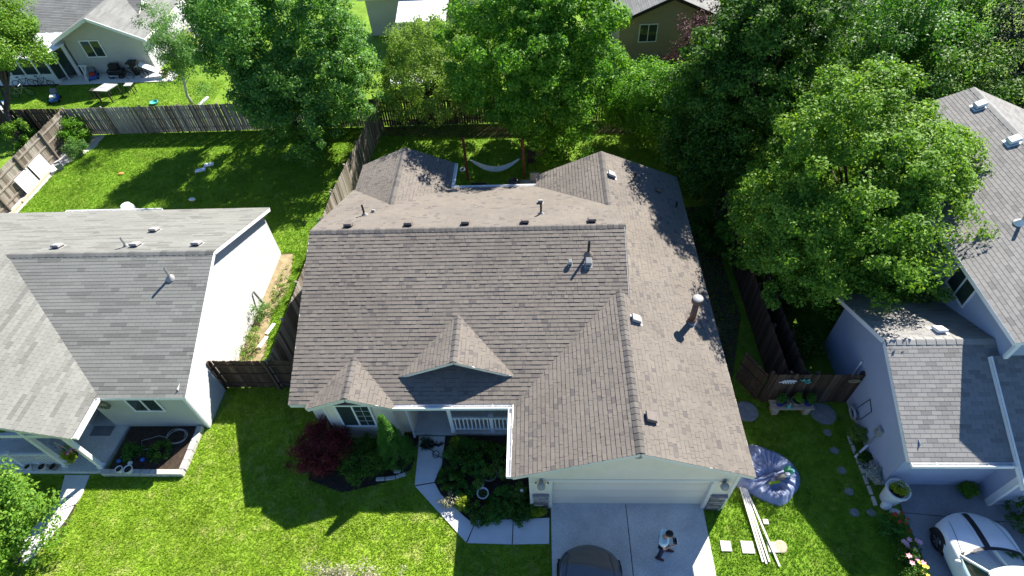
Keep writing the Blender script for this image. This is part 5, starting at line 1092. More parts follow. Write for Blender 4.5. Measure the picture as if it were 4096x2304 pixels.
# ================================================================ person with a remote controller
def skin_mesh(name, verts, edges, radii, m, parent, sub=2, root=0):
    me = bpy.data.meshes.new(name); me.from_pydata(verts, edges, []); me.materials.append(m)
    o = bpy.data.objects.new(name, me); C.objects.link(o); attach(o, parent); KIDS.setdefault(parent.name, []).append(o)
    md = o.modifiers.new('skin', 'SKIN'); md.use_smooth_shade = True
    for i, r in enumerate(radii):
        r = r if hasattr(r, '__len__') else (r, r); me.skin_vertices[0].data[i].radius = r; me.skin_vertices[0].data[i].use_root = (i == root)
    s = o.modifiers.new('sub', 'SUBSURF'); s.levels = sub; s.render_levels = sub
    return o
gz = .055
pr_ = thing('person', 'person in pale blue t-shirt and navy jeans walking, looking down at a controller', 'person', (1.0, -1.48, gz))
Vb = [(.88, -1.45, .95), (.865, -1.44, 1.13), (.84, -1.43, 1.32), (.84, -1.43, 1.46), (.885, -1.43, 1.53), (.935, -1.43, 1.60), (.96, -1.43, 1.68), (.945, -1.43, 1.77),
      (.80, -1.61, 1.41), (.83, -1.68, 1.14), (1.06, -1.58, 1.10), (.84, -1.25, 1.42), (.88, -1.19, 1.15), (1.07, -1.31, 1.12),
      (.87, -1.54, .89), (.85, -1.57, .5), (.81, -1.60, .13), (.9, -1.37, .89), (1.07, -1.36, .5), (1.15, -1.37, .13)]
Vb = [(x, y, z+gz-.02) for x, y, z in Vb]
Eb = [(0, 1), (1, 2), (2, 3), (3, 4), (4, 5), (5, 6), (6, 7), (2, 8), (8, 9), (9, 10), (2, 11), (11, 12), (12, 13), (0, 14), (14, 15), (15, 16), (0, 17), (17, 18), (18, 19)]
Rb = [.13, .12, .14, .07, .055, .08, .095, .06, .06, .042, .03, .06, .042, .03, .08, .055, .04, .08, .055, .04]
skin_mesh('body', Vb, Eb, Rb, MT['skin'], pr_)
sh = [0, 1, 2, 3, 8, 11]; vv = [Vb[i] for i in sh]+[tuple(np.array(Vb[8])*.45+np.array(Vb[9])*.55), tuple(np.array(Vb[11])*.45+np.array(Vb[12])*.55)]
skin_mesh('shirt', vv, [(0, 1), (1, 2), (2, 3), (2, 4), (2, 5), (4, 6), (5, 7)], [(.18, .165), (.17, .175), (.17, .195), .08, .1, .1, .088, .088], MT['shirt'], pr_)
vv = [tuple(np.array(Vb[0])+(0, 0, -.01)), Vb[14], Vb[15], tuple(np.array(Vb[16])+(0, 0, -.03)), Vb[17], Vb[18], tuple(np.array(Vb[19])+(0, 0, -.03))]
skin_mesh('trousers', vv, [(0, 1), (1, 2), (2, 3), (0, 4), (4, 5), (5, 6)], [(.15, .145), .105, .075, .065, .105, .075, .065], MT['jeans'], pr_)
for (x, y, z), a in ((Vb[16], -.35), (Vb[19], -.1)):
    c, s_ = math.cos(a), math.sin(a); mb = MB(); P = []
    for u, wd, h in ((-.09, .035, .09), (-.06, .045, .11), (.04, .045, .09), (.12, .048, .06), (.18, .035, .045), (.20, .015, .035)):
        for v, zz_ in ((-wd, .0), (-wd, h*.6), (0, h), (wd, h*.6), (wd, .0)): P.append((x+c*u-s_*v, y+s_*u+c*v, gz+.005+zz_))
    mb.add(P, [(i*5+j, i*5+(j+1) % 5, i*5+5+(j+1) % 5, i*5+5+j) for i in range(5) for j in range(5)]+[(4, 3, 2, 1, 0), (25, 26, 27, 28, 29)]); mb.build('shoe', MT['shoe'], pr_, smooth=True, sub=1)
hx, hy, hz = Vb[6]; MB().ell((hx-.018, hy, hz+.045), .118, .098, .095, 16, 10, .03).build('hair', MT['hair'], pr_, smooth=True)
for s in (-1, 1): MB().ell((hx+.01, hy+s*.092, hz-.03), .022, .012, .032, 8, 6).build('ear', MT['skin'], pr_, smooth=True)
MB().ell((hx+.10, hy, hz-.05), .02, .014, .022, 8, 6).build('nose', MT['skin'], pr_, smooth=True)
for s in (-1, 1): MB().ell((hx+.085, hy+s*.034, hz-.015), .012, .014, .009, 8, 6).build('eye', MT['white'], pr_)
for wi, sy in ((10, 1), (13, -1)):
    wx, wy, wz = Vb[wi]; mb = MB(); mb.ell((wx+.045, wy+sy*.012, wz), .05, .022, .038, 10, 8)
    for f in range(4): z0 = wz+.028-.018*f; ln = (.05, .06, .056, .042)[f]; mb.tube([(wx+.08, wy+sy*.012, z0), (wx+.08+ln*.7, wy+sy*.02, z0+.004), (wx+.08+ln, wy+sy*.045, z0+.002)], [.0095, .0085, .007], 6)
    mb.tube([(wx+.04, wy+sy*.02, wz+.035), (wx+.075, wy+sy*.045, wz+.055), (wx+.10, wy+sy*.06, wz+.05)], [.011, .010, .008], 6)
    mb.build('hand', MT['skin'], pr_, smooth=True)
rc = thing('remote_controller', 'dark controller with a bright edge held in both hands of the walking person', 'controller', (1.18, -1.445, 1.12+gz))
MB().box(1.13, -1.54, 1.10+gz, 1.25, -1.35, 1.14+gz).build('body', MT['black'], rc, bevel=.012); MB().box(1.235, -1.53, 1.142+gz, 1.265, -1.36, 1.19+gz).build('phone', MT['white'], rc, bevel=.004); MB().box(1.2345, -1.52, 1.15+gz, 1.2349, -1.37, 1.185+gz).build('screen', MT['glass'], rc)
for y in (-1.5, -1.39): MB().tube([(1.17, y, 1.14+gz), (1.17, y, 1.165+gz)], .008).build('stick', MT['steel'], rc)

# ================================================================ tarp, planks, pavers
tp = thing('tarp', 'crumpled blue tarp over a pile beside the garage corner', 'tarp', (4.95, 1.1, 0))
ol = [(4.55, 2.25), (5.14, 2.05), (5.62, 1.78), (5.85, 1.5), (5.93, 1.1), (5.8, .72), (5.5, .42), (5.0, .06), (4.6, .22), (4.2, .45), (3.85, .62), (3.62, .85), (3.8, 1.15), (4.05, 1.6), (4.3, 2.0)]
cx_, cy_ = 4.95, 1.0; oa = sorted([(math.atan2(y-cy_, x-cx_), math.hypot(x-cx_, y-cy_)) for x, y in ol]); aa = [a for a, _ in oa]; rr2 = [r for _, r in oa]
aa = [aa[-1]-6.2832]+aa+[aa[0]+6.2832]; rr2 = [rr2[-1]]+rr2+[rr2[0]]
mb = MB(); nA, nR = 120, 22; P = []
for j in range(nR+1):
    f = j/nR
    for i in range(nA):
        a = -math.pi+2*math.pi*i/nA; r = np.interp(a, aa, rr2)*f; x = cx_+r*math.cos(a); y = cy_+r*math.sin(a)
        plat = (.30 if y > 1.0+.28*(x-4.4) else .20)*min(1, (1-f)*4.5)
        fold = .055*(2/math.pi)*math.asin(math.sin(13*a+3*math.sin(2.1*a)+2*f))*math.sin(math.pi*min(1, f*1.05))*(1 if a < .35 or a > 2.9 else .35)+.03*math.sin(31*a+9*f)*f*(1-f)*4
        crease = -.12*math.exp(-((y-(1.0+.28*(x-4.4)))/.07)**2)*(1 if x > 4.3 else .2)*(1-f)**.3
        knot = -.2*math.exp(-((x-5.05)**2+(y-.62)**2)/.02)
        z = .012+max(0, plat+fold*(plat > .02)+crease+knot)+random.uniform(-.008, .008)*(f < .99)
        P.append((x, y, z))
mb.add(P, [(j*nA+i, j*nA+(i+1) % nA, (j+1)*nA+(i+1) % nA, (j+1)*nA+i) for j in range(nR) for i in range(nA)])
MT['tarp'] = mat('blue_tarp', (.23, .275, .42), .55, .16, 5, .08, 60, .3, 25, spec=.45); mb.build('sheet', MT['tarp'], tp, smooth=True)
for (x, y, z, sx, sy, h, m_) in ((5.4, 1.12, .34, .09, .07, .22, 'green'), (5.52, 1.05, .3, .06, .05, .24, 'teal'), (5.35, .95, .33, .07, .05, .2, 'pot'), (5.15, .88, .28, .1, .06, .24, 'clay')):
    o = MB().box(x-sx, y-sy, z, x+sx, y+sy, z+h).build('carton', MT[m_], bevel=.01); tag(o, {'green': 'small green carton on top of the blue tarp', 'teal': 'small teal carton at the right end of the blue tarp', 'pot': 'small white carton on the blue tarp beside the green one', 'clay': 'grey carton half wrapped in the blue tarp'}[m_], 'carton', 'cartons on the tarp')
o = MB().tube([(4.75, .72, .28), (5.1, .78, .3)], .05, 8).build('bag', MT['lime']); tag(o, 'yellow-green roll lying in the folds of the blue tarp', 'roll')
for i, (a, b, lb) in enumerate((((3.82, .64), (3.99, -1.67), 'long white board on the right lawn, leftmost of four'), ((3.89, .62), (4.085, -1.72), 'long white board on the right lawn, second from left'), ((3.95, .6), (4.19, -1.66), 'long white board on the right lawn, third from left'), ((4.0, .56), (4.46, -1.79), 'long white board on the right lawn, splayed to the right'))):
    o = MB().beam((*a, .16), (*b, .05), .055, .03).build('board', MT['board'], bevel=.003); tag(o, lb, 'board', 'long boards on the right lawn')
for (x, y, s_, lb) in ((2.98, -1.2, .17, 'square pale paver beside the driveway edge'), (3.64, -1.23, .2, 'square pale paver left of the long boards'), (4.42, -1.22, .17, 'square pale paver under the splayed board'), (4.4, -.44, .09, 'small pale stone right of the long boards')):
    o = MB().prism([(x-s_, y-s_*.95), (x+s_*.97, y-s_), (x+s_, y+s_*.9), (x-s_*.95, y+s_)], .003, .05).build('paver', MT['pave'], bevel=.02); tag(o, lb, 'paver', 'pavers in the right lawn')
o = MB().lathe((4.66, -1.2, .003), [(.2, 0), (.2, .035), (.17, .05)], 14).build('stepping_stone', MT['wood']); tag(o, 'round tan slab beside the splayed board', 'stone')
for i, (x, y) in enumerate(((7.37, 2.69), (7.38, 2.01), (7.37, 1.29), (7.36, .57), (7.29, -.12), (7.81, -.13))):
    o = MB().lathe((x, y, .003), [(.15, 0), (.15, .02), (.11, .028)], 11, 1, .9).build('stepping_stone', MT['dim_stone']); tag(o, 'round stepping stone in the right side yard, %s' % ('farthest', 'second from the far end', 'third from the far end', 'fourth from the far end', 'nearest the driveway in the row', 'next to the white pot')[i], 'stepping stone', 'stepping stones')
def pot(label, x, y, r, h, m='pot', z=0, plant=None, seed=0, group=None, name='plant_pot', ph=.3):
    t = thing(name, label, 'plant pot', (x, y, z), group)
    MB().lathe((x, y, z), [(r*.68, 0), (r*.75, .02), (r*.96, h*.86), (r*1.06, h*.88), (r*1.06, h), (r*.92, h), (r*.88, h*.85), (0.02, h*.84)], 20).build('pot', MT[m], t, smooth=False)
    MB().lathe((x, y, z+h*.84), [(r*.88, 0), (r*.5, .015), (.02, .02)], 16).build('soil', MT['mulch'], t)
    if plant:
        P = crown_points((x, y, z+h+ph*.35), (r*.9, r*.9, ph*.6), 22, .2, .2, seed, -.6); V, ti = leaves(P, np.full(22, .09), 40, .055, 1, .4, None, .55); fast_mesh('foliage', V, 4, ti, LF[plant], t)
    return t
pot('tall white pot with flowers at the right garage corner', 8.5, .32, .34, .82, 'pot', 0, 'yellow', 1)
o = MB().ell((8.27, .05, .16), .16, .14, .17, 10, 8, .08).build('rock', MT['pot']); tag(o, 'pale rounded stone at the foot of the tall white pot', 'stone')
o = MB().ell((8.5, -.12, .09), .17, .12, .1, 10, 8, .08).build('rock', MT['concrete']); tag(o, 'grey stone in front of the tall white pot', 'stone')
pot('white ring-shaped pot with orange flowers in the front bed', -4.86, .68, .15, .3, 'pot', 0, 'olive', 2, None, 'plant_pot', .15)
pot('empty white rimmed pot in the front bed, larger of two', -4.73, .36, .19, .28, 'pot', 0, None, 3)
pot('dark round pot ring in the front bed behind the white pots', -4.55, 1.08, .28, .2, 'clay', 0, 'olive', 4)
o = MB().ell((-3.42, .42, .3), .06, .05, .14, 10, 8).build('ornament', MT['white']); tag(o, 'small white garden ornament beside the garage wall', 'ornament')
o = MB().ell((-4.4, 1.75, .12), .07, .06, .1, 10, 8).build('ornament', MT['white']); tag(o, 'small white ornament under the porch railing', 'ornament')
# stone edging around the evergreen
for i, (x, y, a, L) in enumerate(((-8.35, .93, .05, .3), (-8.0, .96, .15, .34), (-7.65, 1.05, .35, .34), (-7.8, 1.2, .0, .22))):
    o = MB().obox((x, y, .05), (math.cos(a), math.sin(a), 0), (-math.sin(a), math.cos(a), 0), (0, 0, 1), L/2, .06, .05).build('edging_stone', MT['block'], bevel=.015); tag(o, 'grey edging stone before the cone evergreen, %s' % ('leftmost', 'second from left', 'nearest the walk', 'just behind the others')[i], 'edging stone', 'edging stones')
hs = MB(); pts = [(-7.05, 2.25, .07)]+[(-6.5+.11*math.cos(a)*(1+.1*math.sin(3*a)), 1.82+.13*math.sin(a), .07+.003*i) for i, a in enumerate(np.linspace(2.2, 9.5, 26))]+[(-6.3, 1.72, .06), (-6.1, 1.5, .05)]
o = hs.tube(pts, .014, 6).build('hose', MT['water_hose'], smooth=True); tag(o, 'dark hose loop lying on the front walk', 'hose')
bush('porch_plant', 'dark twiggy plant sprawling over the walk before the porch', (-6.78, 2.22), .42, .3, 22, 40, .07, 'conifer', 150, 'plant', None, crad=.13, ry=.16)

# ================================================================ back yard of the main house
hm = thing('hammock', 'pale hammock hanging between two red-brown posts in the shaded back yard', 'hammock', (-5.1, 17.8, 0))
A = np.array((-6.3, 17.6, 1.3)); B = np.array((-3.72, 17.65, 1.25)); P = []
n1, n2 = 24, 8
for i in range(n1+1):
    f = i/n1; sag = 4*f*(1-f); c = A+(B-A)*f-np.array((0, 0, .75*sag)); wd = .04+.2*sag**.7
    for j in range(n2+1):
        v = -1+2*j/n2; P.append(c+np.array((0, v*wd, +.14*abs(v)**1.6*sag**.6)))
MB().add(P, [(i*(n2+1)+j, i*(n2+1)+j+1, (i+1)*(n2+1)+j+1, (i+1)*(n2+1)+j) for i in range(n1) for j in range(n2)]).build('cloth', MT['rope'], hm, smooth=True)
MB().tube([(-6.53, 17.6, 1.75), A], .012, 6).build('rope', MT['strap'], hm); MB().tube([(-3.52, 17.65, 1.7), B], .012, 6).build('rope', MT['strap'], hm)
for x, y, h, lb in ((-6.53, 17.58, 2.65, 'red-brown hammock post, left one'), (-3.52, 17.63, 2.45, 'red-brown hammock post, right one')):
    t = thing('post', lb, 'post', (x, y, 0), 'hammock posts'); MB().box(x-.065, y-.065, -.02, x+.065, y+.065, h).build('timber', MT['redwood'], t, bevel=.008); MB().box(x-.075, y-.075, 1.68, x+.075, y+.075, 1.72).build('strap', MT['strap'], t)
gr = thing('grill', 'black kettle grill behind the rear gutter', 'grill', (-4.0, 16.2, 0))
MB().ell((-4.0, 16.2, .85), .32, .32, .24, 18, 10).build('kettle', MT['black_metal'], gr, smooth=True); MB().torus((-4.0, 16.2, .86), (0, 0, 1), .325, .012).build('rim', MT['steel'], gr)
for a in (0, 2.1, 4.2): MB().tube([(-4+.15*math.cos(a), 16.2+.15*math.sin(a), .72), (-4+.33*math.cos(a), 16.2+.33*math.sin(a), 0)], .014).build('leg', MT['steel'], gr)
MB().torus((-4.0, 16.2, 1.1), (1, 0, 0), .05, .01, 12, 5).build('handle', MT['black'], gr)
t = thing('side_cart', 'metal side table with white legs beside the kettle grill', 'cart', (-3.4, 16.2, 0)); MB().box(-3.65, 15.95, .78, -3.15, 16.45, .82).build('top', MT['steel'], t)
for x, y in ((-3.62, 15.98), (-3.18, 15.98), (-3.62, 16.42), (-3.18, 16.42)): MB().tube([(x, y, 0), (x, y, .78)], .018).build('leg', MT['white'], t)
t = thing('garden_chair', 'blue-grey covered chair between the grill and the right wing', 'chair', (-2.95, 16.6, 0))
MB().box(-3.2, 16.35, .35, -2.7, 16.85, .45).build('seat', MT['fabric'], t, bevel=.03); MB().box(-3.2, 16.8, .45, -2.7, 16.9, .95).build('backrest', MT['fabric'], t, bevel=.03)
for x, y in ((-3.17, 16.38), (-2.73, 16.38), (-3.17, 16.82), (-2.73, 16.82)): MB().box(x-.02, y-.02, 0, x+.02, y+.02, .36).build('leg', MT['fabric'], t)
t = thing('garden_bench', 'dark low bench behind the rear gutter, left of the hammock middle', 'bench', (-5.85, 16.5, 0)); 
for i in range(4): MB().box(-6.25, 16.2+i*.15, .42, -5.45, 16.32+i*.15, .46).build('slat', MT['furn'], t)
for x, y in ((-6.2, 16.25), (-5.5, 16.25), (-6.2, 16.72), (-5.5, 16.72)): MB().box(x-.03, y-.03, 0, x+.03, y+.03, .42).build('leg', MT['furn'], t)
t = thing('folding_chair', 'dark folding chair right of the right hammock post', 'chair', (-3.1, 18.5, 0)); MB().add([(-3.35, 18.3, .45), (-2.9, 18.3, .45), (-2.9, 18.65, .5), (-3.35, 18.65, .5), (-3.35, 18.8, 1.0), (-2.9, 18.8, 1.0)], [(0, 1, 2, 3), (3, 2, 5, 4)]).build('seat', MT['furn'], t)
for x, y in ((-3.33, 18.3), (-2.92, 18.3), (-3.33, 18.75), (-2.92, 18.75)): MB().tube([(x, y, 0), (x, y, .48)], .015).build('leg', MT['black'], t)
t = thing('stump', 'pale tree stump beside red bark chips in the back yard', 'stump', (-2.68, 19.9, 0)); MB().lathe((-2.68, 19.9, 0), [(.34, 0), (.26, .12), (.23, .4), (.16, .42)], 12).build('wood', MT['stump'], t)
o = MB().torus((-6.9, 18.5, .04), (0, 0, 1), .14, .04).build('ring_toy', MT['white']); tag(o, 'white ring lying beside the left hammock post', 'ring')
o = MB().torus((-6.25, 15.6, .45), (.3, .2, 1), .2, .03).build('wheel', MT['black']); tag(o, 'dark wheel leaning in the inner corner behind the rear gutter', 'wheel')
o = MB().lathe((-4.55, 16.0, 0), [(.16, 0), (.2, .35), (.17, .35), (.15, .28)], 14).build('bucket', MT['orange']); tag(o, 'orange-brown bucket left of the kettle grill', 'bucket')
t = thing('bird_bath', 'short grey post with a pale top behind the right hammock post', 'post', (-3.7, 20.6, 0)); MB().tube([(-3.7, 20.6, 0), (-3.7, 20.6, .7)], .05).build('stem', MT['bark'], t); MB().lathe((-3.7, 20.6, .7), [(.05, 0), (.09, .05), (.09, .22), (.03, .25)], 12).build('head', MT['pot'], t)
t = thing('covered_table', 'white covered table glimpsed through the airy olive tree', 'table', (-10.6, 27.4, 0)); MB().prism([(-12.2, 26.6), (-9.2, 26.6), (-9.2, 27.9), (-12.2, 27.9)], .72, .78).build('cover', MT['white'], t)
for x, y in ((-12, 26.7), (-9.4, 26.7), (-12, 27.8), (-9.4, 27.8)): MB().tube([(x, y, 0), (x, y, .72)], .03).build('leg', MT['white'], t)
o = MB().ell((-5.8, 29.3, .45), .6, .5, .42, 12, 8, .12).build('covered_item', MT['pot']); tag(o, 'pale blue covered item at the top edge near the patio cover', 'cover')

# ================================================================ left lawn
for i, (x, y, a) in enumerate(((-21.6, 19.55, .3), (-21.9, 19.05, .3))):
    o = MB().obox((x, y, .03), (math.cos(a), math.sin(a), 0), (-math.sin(a), math.cos(a), 0), (0, 0, 1), .28, .16, .03).build('paver', MT['white'], bevel=.02); tag(o, 'white slab on the left lawn below the maple, %s of two' % ('farther', 'nearer')[i], 'paver', 'white slabs on the left lawn')
o = MB().ell((-21.3, 16.4, .08), .2, .13, .09, 10, 6).build('frisbee', MT['pot']); tag(o, 'small white toy in the maple shade on the left lawn', 'toy')
o = MB().ell((-22.0, 14.2, .05), .14, .1, .06, 10, 6).build('toy', MT['red']); tag(o, 'red toy in shade near the left house eave', 'toy')
o = MB().ell((-26.5, 18.9, .05), .17, .12, .05, 10, 6).build('toy', MT['orange']); tag(o, 'orange toy beside the tree shadow on the left lawn', 'toy')
o = MB().lathe((-31.0, 14.6, .01), [(.2, 0), (.2, .03), (.05, .04)], 14).build('disc', MT['yellow']); tag(o, 'yellow disc on the grass at the far left edge', 'toy')
o = MB().lathe((-21.9, 12.95, 0), [(.33, 0), (.3, 2.45), (.22, 2.62), (.02, 2.68)], 16).build('water_tank', MT['white']); tag(o, 'white rounded top rising behind the left house gutter', 'tank')
# side strip of the left house
t = thing('bucket', 'blue bucket on the dry side strip beside the dark fence', 'bucket', (-14.7, 5.1, 0)); MB().lathe((-14.7, 5.1, 0), [(.15, 0), (.2, .36), (.18, .36), (.14, .05)], 16).build('pail', MT['blue'], t); MB().torus((-14.7, 5.1, .3), (0, 1, .3), .19, .008, 20, 5).build('handle', MT['steel'], t)
for i, (x, y, a) in enumerate(((-14.32, 7.6, 1.3), (-14.42, 6.9, 1.3))):
    o = MB().obox((x, y, .03), (math.cos(a), math.sin(a), 0), (-math.sin(a), math.cos(a), 0), (0, 0, 1), .3, .08, .025).build('board', MT['white'], bevel=.01); tag(o, 'short white board on the dry side strip, %s one' % ('farther', 'nearer')[i], 'board', 'short boards on the side strip')
t = thing('garden_pole', 'yellow pole leaning on the white gable wall', 'pole', (-14.85, 5.5, 0)); MB().tube([(-14.8, 5.6, 0), (-15.15, 5.0, .9)], .03).build('shaft', MT['yellow'], t)
t = thing('garden_pole', 'grey post standing by the dark weeds at the gable wall', 'pole', (-14.85, 8.9, 0)); MB().tube([(-14.85, 8.8, 0), (-15.12, 8.9, 1.0)], .05).build('shaft', MT['fabric'], t)
# raised bed, block by block
rb = thing('raised_bed', 'raised bed with block edging before the left house window', 'raised bed', (-17, 2, 0))
MB().prism([(-18.25, 1.2), (-15.6, 1.2), (-15.6, 2.9), (-18.2, 2.9)], 0, .16).build('soil', MT['mulch'], rb)
x = -18.4
while x < -15.45: MB().box(x+.006, 1.0, 0, min(x+.36, -15.42)-.006, 1.19, .24+random.uniform(-.01, .01)).build('block', MT['block'], rb, bevel=.015); x += .36
y = 1.2
while y < 2.85: MB().box(-15.6, y+.006, 0, -15.4, min(y+.36, 2.9)-.006, .24+random.uniform(-.01, .01)).build('block', MT['block'], rb, bevel=.015); y += .36
hs = MB(); pts = [(-16.2+.42*math.cos(a)*(.6+.4*abs(math.sin(a*.37))), 2.45+.28*math.sin(a), .18+.002*i) for i, a in enumerate(np.linspace(0, 16, 70))]+[(-16.9, 2.5, .2), (-17.5, 2.3, .2), (-17.3, 1.95, .2), (-16.9, 2.0, .2)]
o = hs.tube(pts, .012, 5).build('hose', MT['hose_pale'], smooth=True); tag(o, 'pale hose coiled in the raised bed before the left house', 'hose')
for i, (x, y, r) in enumerate(((-21.15, 1.22, .11), (-20.62, 1.22, .14), (-20.2, 1.22, .12))): pot('small %s pot on the left porch edge, %s of three' % (('white', 'blue-grey', 'dark')[i], ('leftmost', 'middle', 'rightmost')[i]), x, y, r, .18, ('pot', 'concrete', 'clay')[i], .2, None, 10+i, 'pots on the left porch edge')
for i, (x, r) in enumerate(((-17.65, .12), (-17.32, .15))): pot('white pot on the raised bed edging, %s of two' % ('smaller', 'larger')[i], x, 1.1, r, .2, 'pot', .25, None, 20+i, 'pots on the raised bed')
for i, (x, y, m_) in enumerate(((-17.95, 1.5, 'blue'), (-17.5, 1.42, 'pot'), (-17.1, 1.55, 'blue'))): o = MB().ell((x, y, .22), .09, .08, .07, 10, 7).build('ornament', MT[m_]); tag(o, 'small %s ornament in the raised bed, %s' % (('blue', 'white', 'dark blue')[i], ('leftmost', 'middle', 'rightmost')[i]), 'ornament', 'raised bed ornaments')
hb = thing('hanging_basket', 'hanging basket of pink and yellow flowers at the left porch corner', 'hanging basket', (-18.75, 1.15, 1.2)); bx, by, bz = -18.72, 1.12, 1.55
MB().lathe((bx, by, bz-.25), [(.05, 0), (.16, .08), (.2, .2), (.16, .2)], 14).build('basket', MT['furn'], hb)
P = crown_points((bx-.03, by-.04, bz), (.26, .26, .3), 26, .2, .2, 7); V, ti = leaves(P, np.full(26, .1), 40, .06, 1, .4); fast_mesh('foliage', V, 4, ti, LF['yellow'], hb)
for i in range(9): MB().ell((bx+random.uniform(-.2, .2), by+random.uniform(-.1, .2), bz+.2+random.uniform(-.08, .12)), .05, .05, .04, 7, 5).build('bloom', MT['pink'], hb)
for a in (0, 2.1, 4.2): MB().tube([(bx+.17*math.cos(a), by+.17*math.sin(a), bz), (bx, by, 2.42)], .005, 4).build('chain', MT['steel'], hb)
o = MB().box(-19.6, 2.5, .201, -18.8, 2.9, .215).build('door_mat', MT['fabric']); tag(o, 'speckled grey door mat at the left house entrance', 'door mat')
t = thing('porch_chair', 'round grey seat on the left porch behind the railing', 'chair', (-20.4, 2.15, .2)); MB().lathe((-20.4, 2.15, .55), [(.3, 0), (.33, .04), (.28, .07)], 18).build('seat', MT['grey_top'], t)
for a in (.5, 2.1, 3.7, 5.3): MB().tube([(-20.4+.22*math.cos(a), 2.15+.22*math.sin(a), .55), (-20.4+.26*math.cos(a), 2.15+.26*math.sin(a), .2)], .015).build('leg', MT['black'], t)
t = thing('wall_wreath', 'leafy wreath on the left house wall beside its entrance', 'wreath', (-18.35, 2.9, 1.7)); P = np.stack([-18.35+.2*np.cos(np.linspace(0, 6.1, 18)), np.full(18, 2.88), 1.75+.2*np.sin(np.linspace(0, 6.1, 18))], 1); V, ti = leaves(P, np.full(18, .06), 26, .05, 1, .2); fast_mesh('twigs', V, 4, ti, LF['dry'], t)

# ================================================================ rear-left yard clutter
def bicycle(label, x, y, a, m='black', r=.33, lean=.15):
    t = thing('bicycle', label, 'bicycle', (x, y, 0), 'bicycles at the sunroom'); c, s_ = math.cos(a), math.sin(a)
    def P(u, z, v=0): v2 = v-lean*z; return (x+c*u-s_*v2, y+s_*u+c*v2, z)
    ax = (-s_, c, lean)
    for u in (-.52, .52):
        w_ = MB().torus(P(u, r), ax, r-.02, .022, 24, 6).build('wheel', MT['tyre'], t); sp = MB()
        for i in range(6): th = i*1.047; sp.tube([P(u, r), P(u+(r-.03)*math.cos(th), r+(r-.03)*math.sin(th))], .005, 4, False)
        sp.build('spokes', MT['steel'], w_)
    f = MB(); seat, bb, hd = P(-.18, .78), P(-.05, .3), P(.36, .78)
    for p, q in ((seat, bb), (bb, hd), (P(-.15, .7), P(.37, .72)), (P(-.52, r), bb), (P(-.52, r), P(-.16, .72)), (hd, P(.52, r))): f.tube([p, q], .018, 6)
    f.build('frame', MT[m], t); MB().ell(P(-.19, .86), .13, .07, .035, 10, 6).build('saddle', MT['black'], t); MB().tube([P(.33, .98, -.28), P(.38, 1.0), P(.33, .98, .28)], .014, 6).build('handlebar', MT['steel'], t); MB().tube([hd, P(.38, 1.0)], .014, 6).build('stem', MT['steel'], t)
    return t
bicycle('tan bicycle standing on the shaded grass before the sunroom', -37.7, 27.9, .15, 'wood')
bicycle('dark bicycle leaning on the sunroom wall, left one', -38.2, 29.15, .1, 'black'); bicycle('dark bicycle leaning on the sunroom wall, right one', -36.9, 29.2, -.1, 'black', .28)
bicycle('dark bicycle parked by the big white panel on the patio', -30.6, 29.9, .1, 'black')
t = thing('garden_table', 'grey-topped tall table with papers on the sunny rear-left lawn', 'table', (-31.3, 27.2, 0)); MB().prism([(-31.85, 26.85), (-30.85, 26.7), (-30.5, 27.6), (-31.5, 27.75)], .82, .87).build('tabletop', MT['grey_top'], t)
for x, y in ((-31.78, 26.9), (-30.9, 26.78), (-30.6, 27.55), (-31.42, 27.65)): MB().box(x-.03, y-.03, 0, x+.03, y+.03, .82).build('leg', MT['furn'], t)
o = MB().prism([(-31.5, 27.2), (-31.0, 27.15), (-30.95, 27.4), (-31.4, 27.5)], .872, .9).build('papers', MT['white']); tag(o, 'white papers on the grey-topped garden table', 'papers')
for i, (x, y) in enumerate(((-30.1, 27.95), (-32.2, 27.4))):
    t = thing('stool', ('square-topped stool right of the grey garden table', 'dark low stool left of the grey garden table')[i], 'stool', (x, y, 0), 'stools by the garden table'); MB().box(x-.24, y-.2, .6, x+.24, y+.2, .65).build('seat', MT['grey_top' if i == 0 else 'furn'], t)
    for dx, dy in ((-.2, -.16), (.2, -.16), (-.2, .16), (.2, .16)): MB().box(x+dx-.022, y+dy-.022, 0, x+dx+.022, y+dy+.022, .6).build('leg', MT['furn'], t)
def mower(label, x, y, a, m, deck, seed=0, group='mowers'):
    t = thing('lawn_mower', label, 'lawn mower', (x, y, 0), group); c, s_ = math.cos(a), math.sin(a)
    def P(u, v, z): return (x+c*u-s_*v, y+s_*u+c*v, z)
    MB().obox(P(0, 0, .2), (c, s_, 0), (-s_, c, 0), (0, 0, 1), .36, .26, .1).build('deck', MT[deck], t, bevel=.05); MB().obox(P(.05, 0, .37), (c, s_, 0), (-s_, c, 0), (0, 0, 1), .18, .17, .08).build('engine', MT[m], t, bevel=.04)
    for u in (-.3, .3):
        for v in (-.29, .29): MB().torus(P(u, v, .11), (-s_, c, 0), .08, .03, 16, 6).build('wheel', MT['tyre'], t)
    MB().tube([P(-.34, -.22, .25), P(-.95, -.22, .95), P(-.95, .22, .95), P(-.34, .22, .25)], .014, 6).build('handle', MT['black'], t); MB().obox(P(-.55, 0, .42), (c*.8, s_*.8, -.6), (-s_, c, 0), (c*.6, s_*.6, .8), .2, .2, .13).build('bag', MT['fabric'], t, bevel=.05)
mower('blue and white push mower on the shaded grass edge, rear-left yard', -35.1, 27.2, -1.2, 'white', 'blue'); mower('blue mower with a red cap against the rear-left house wall', -33.9, 30.1, -1.1, 'red', 'blue')
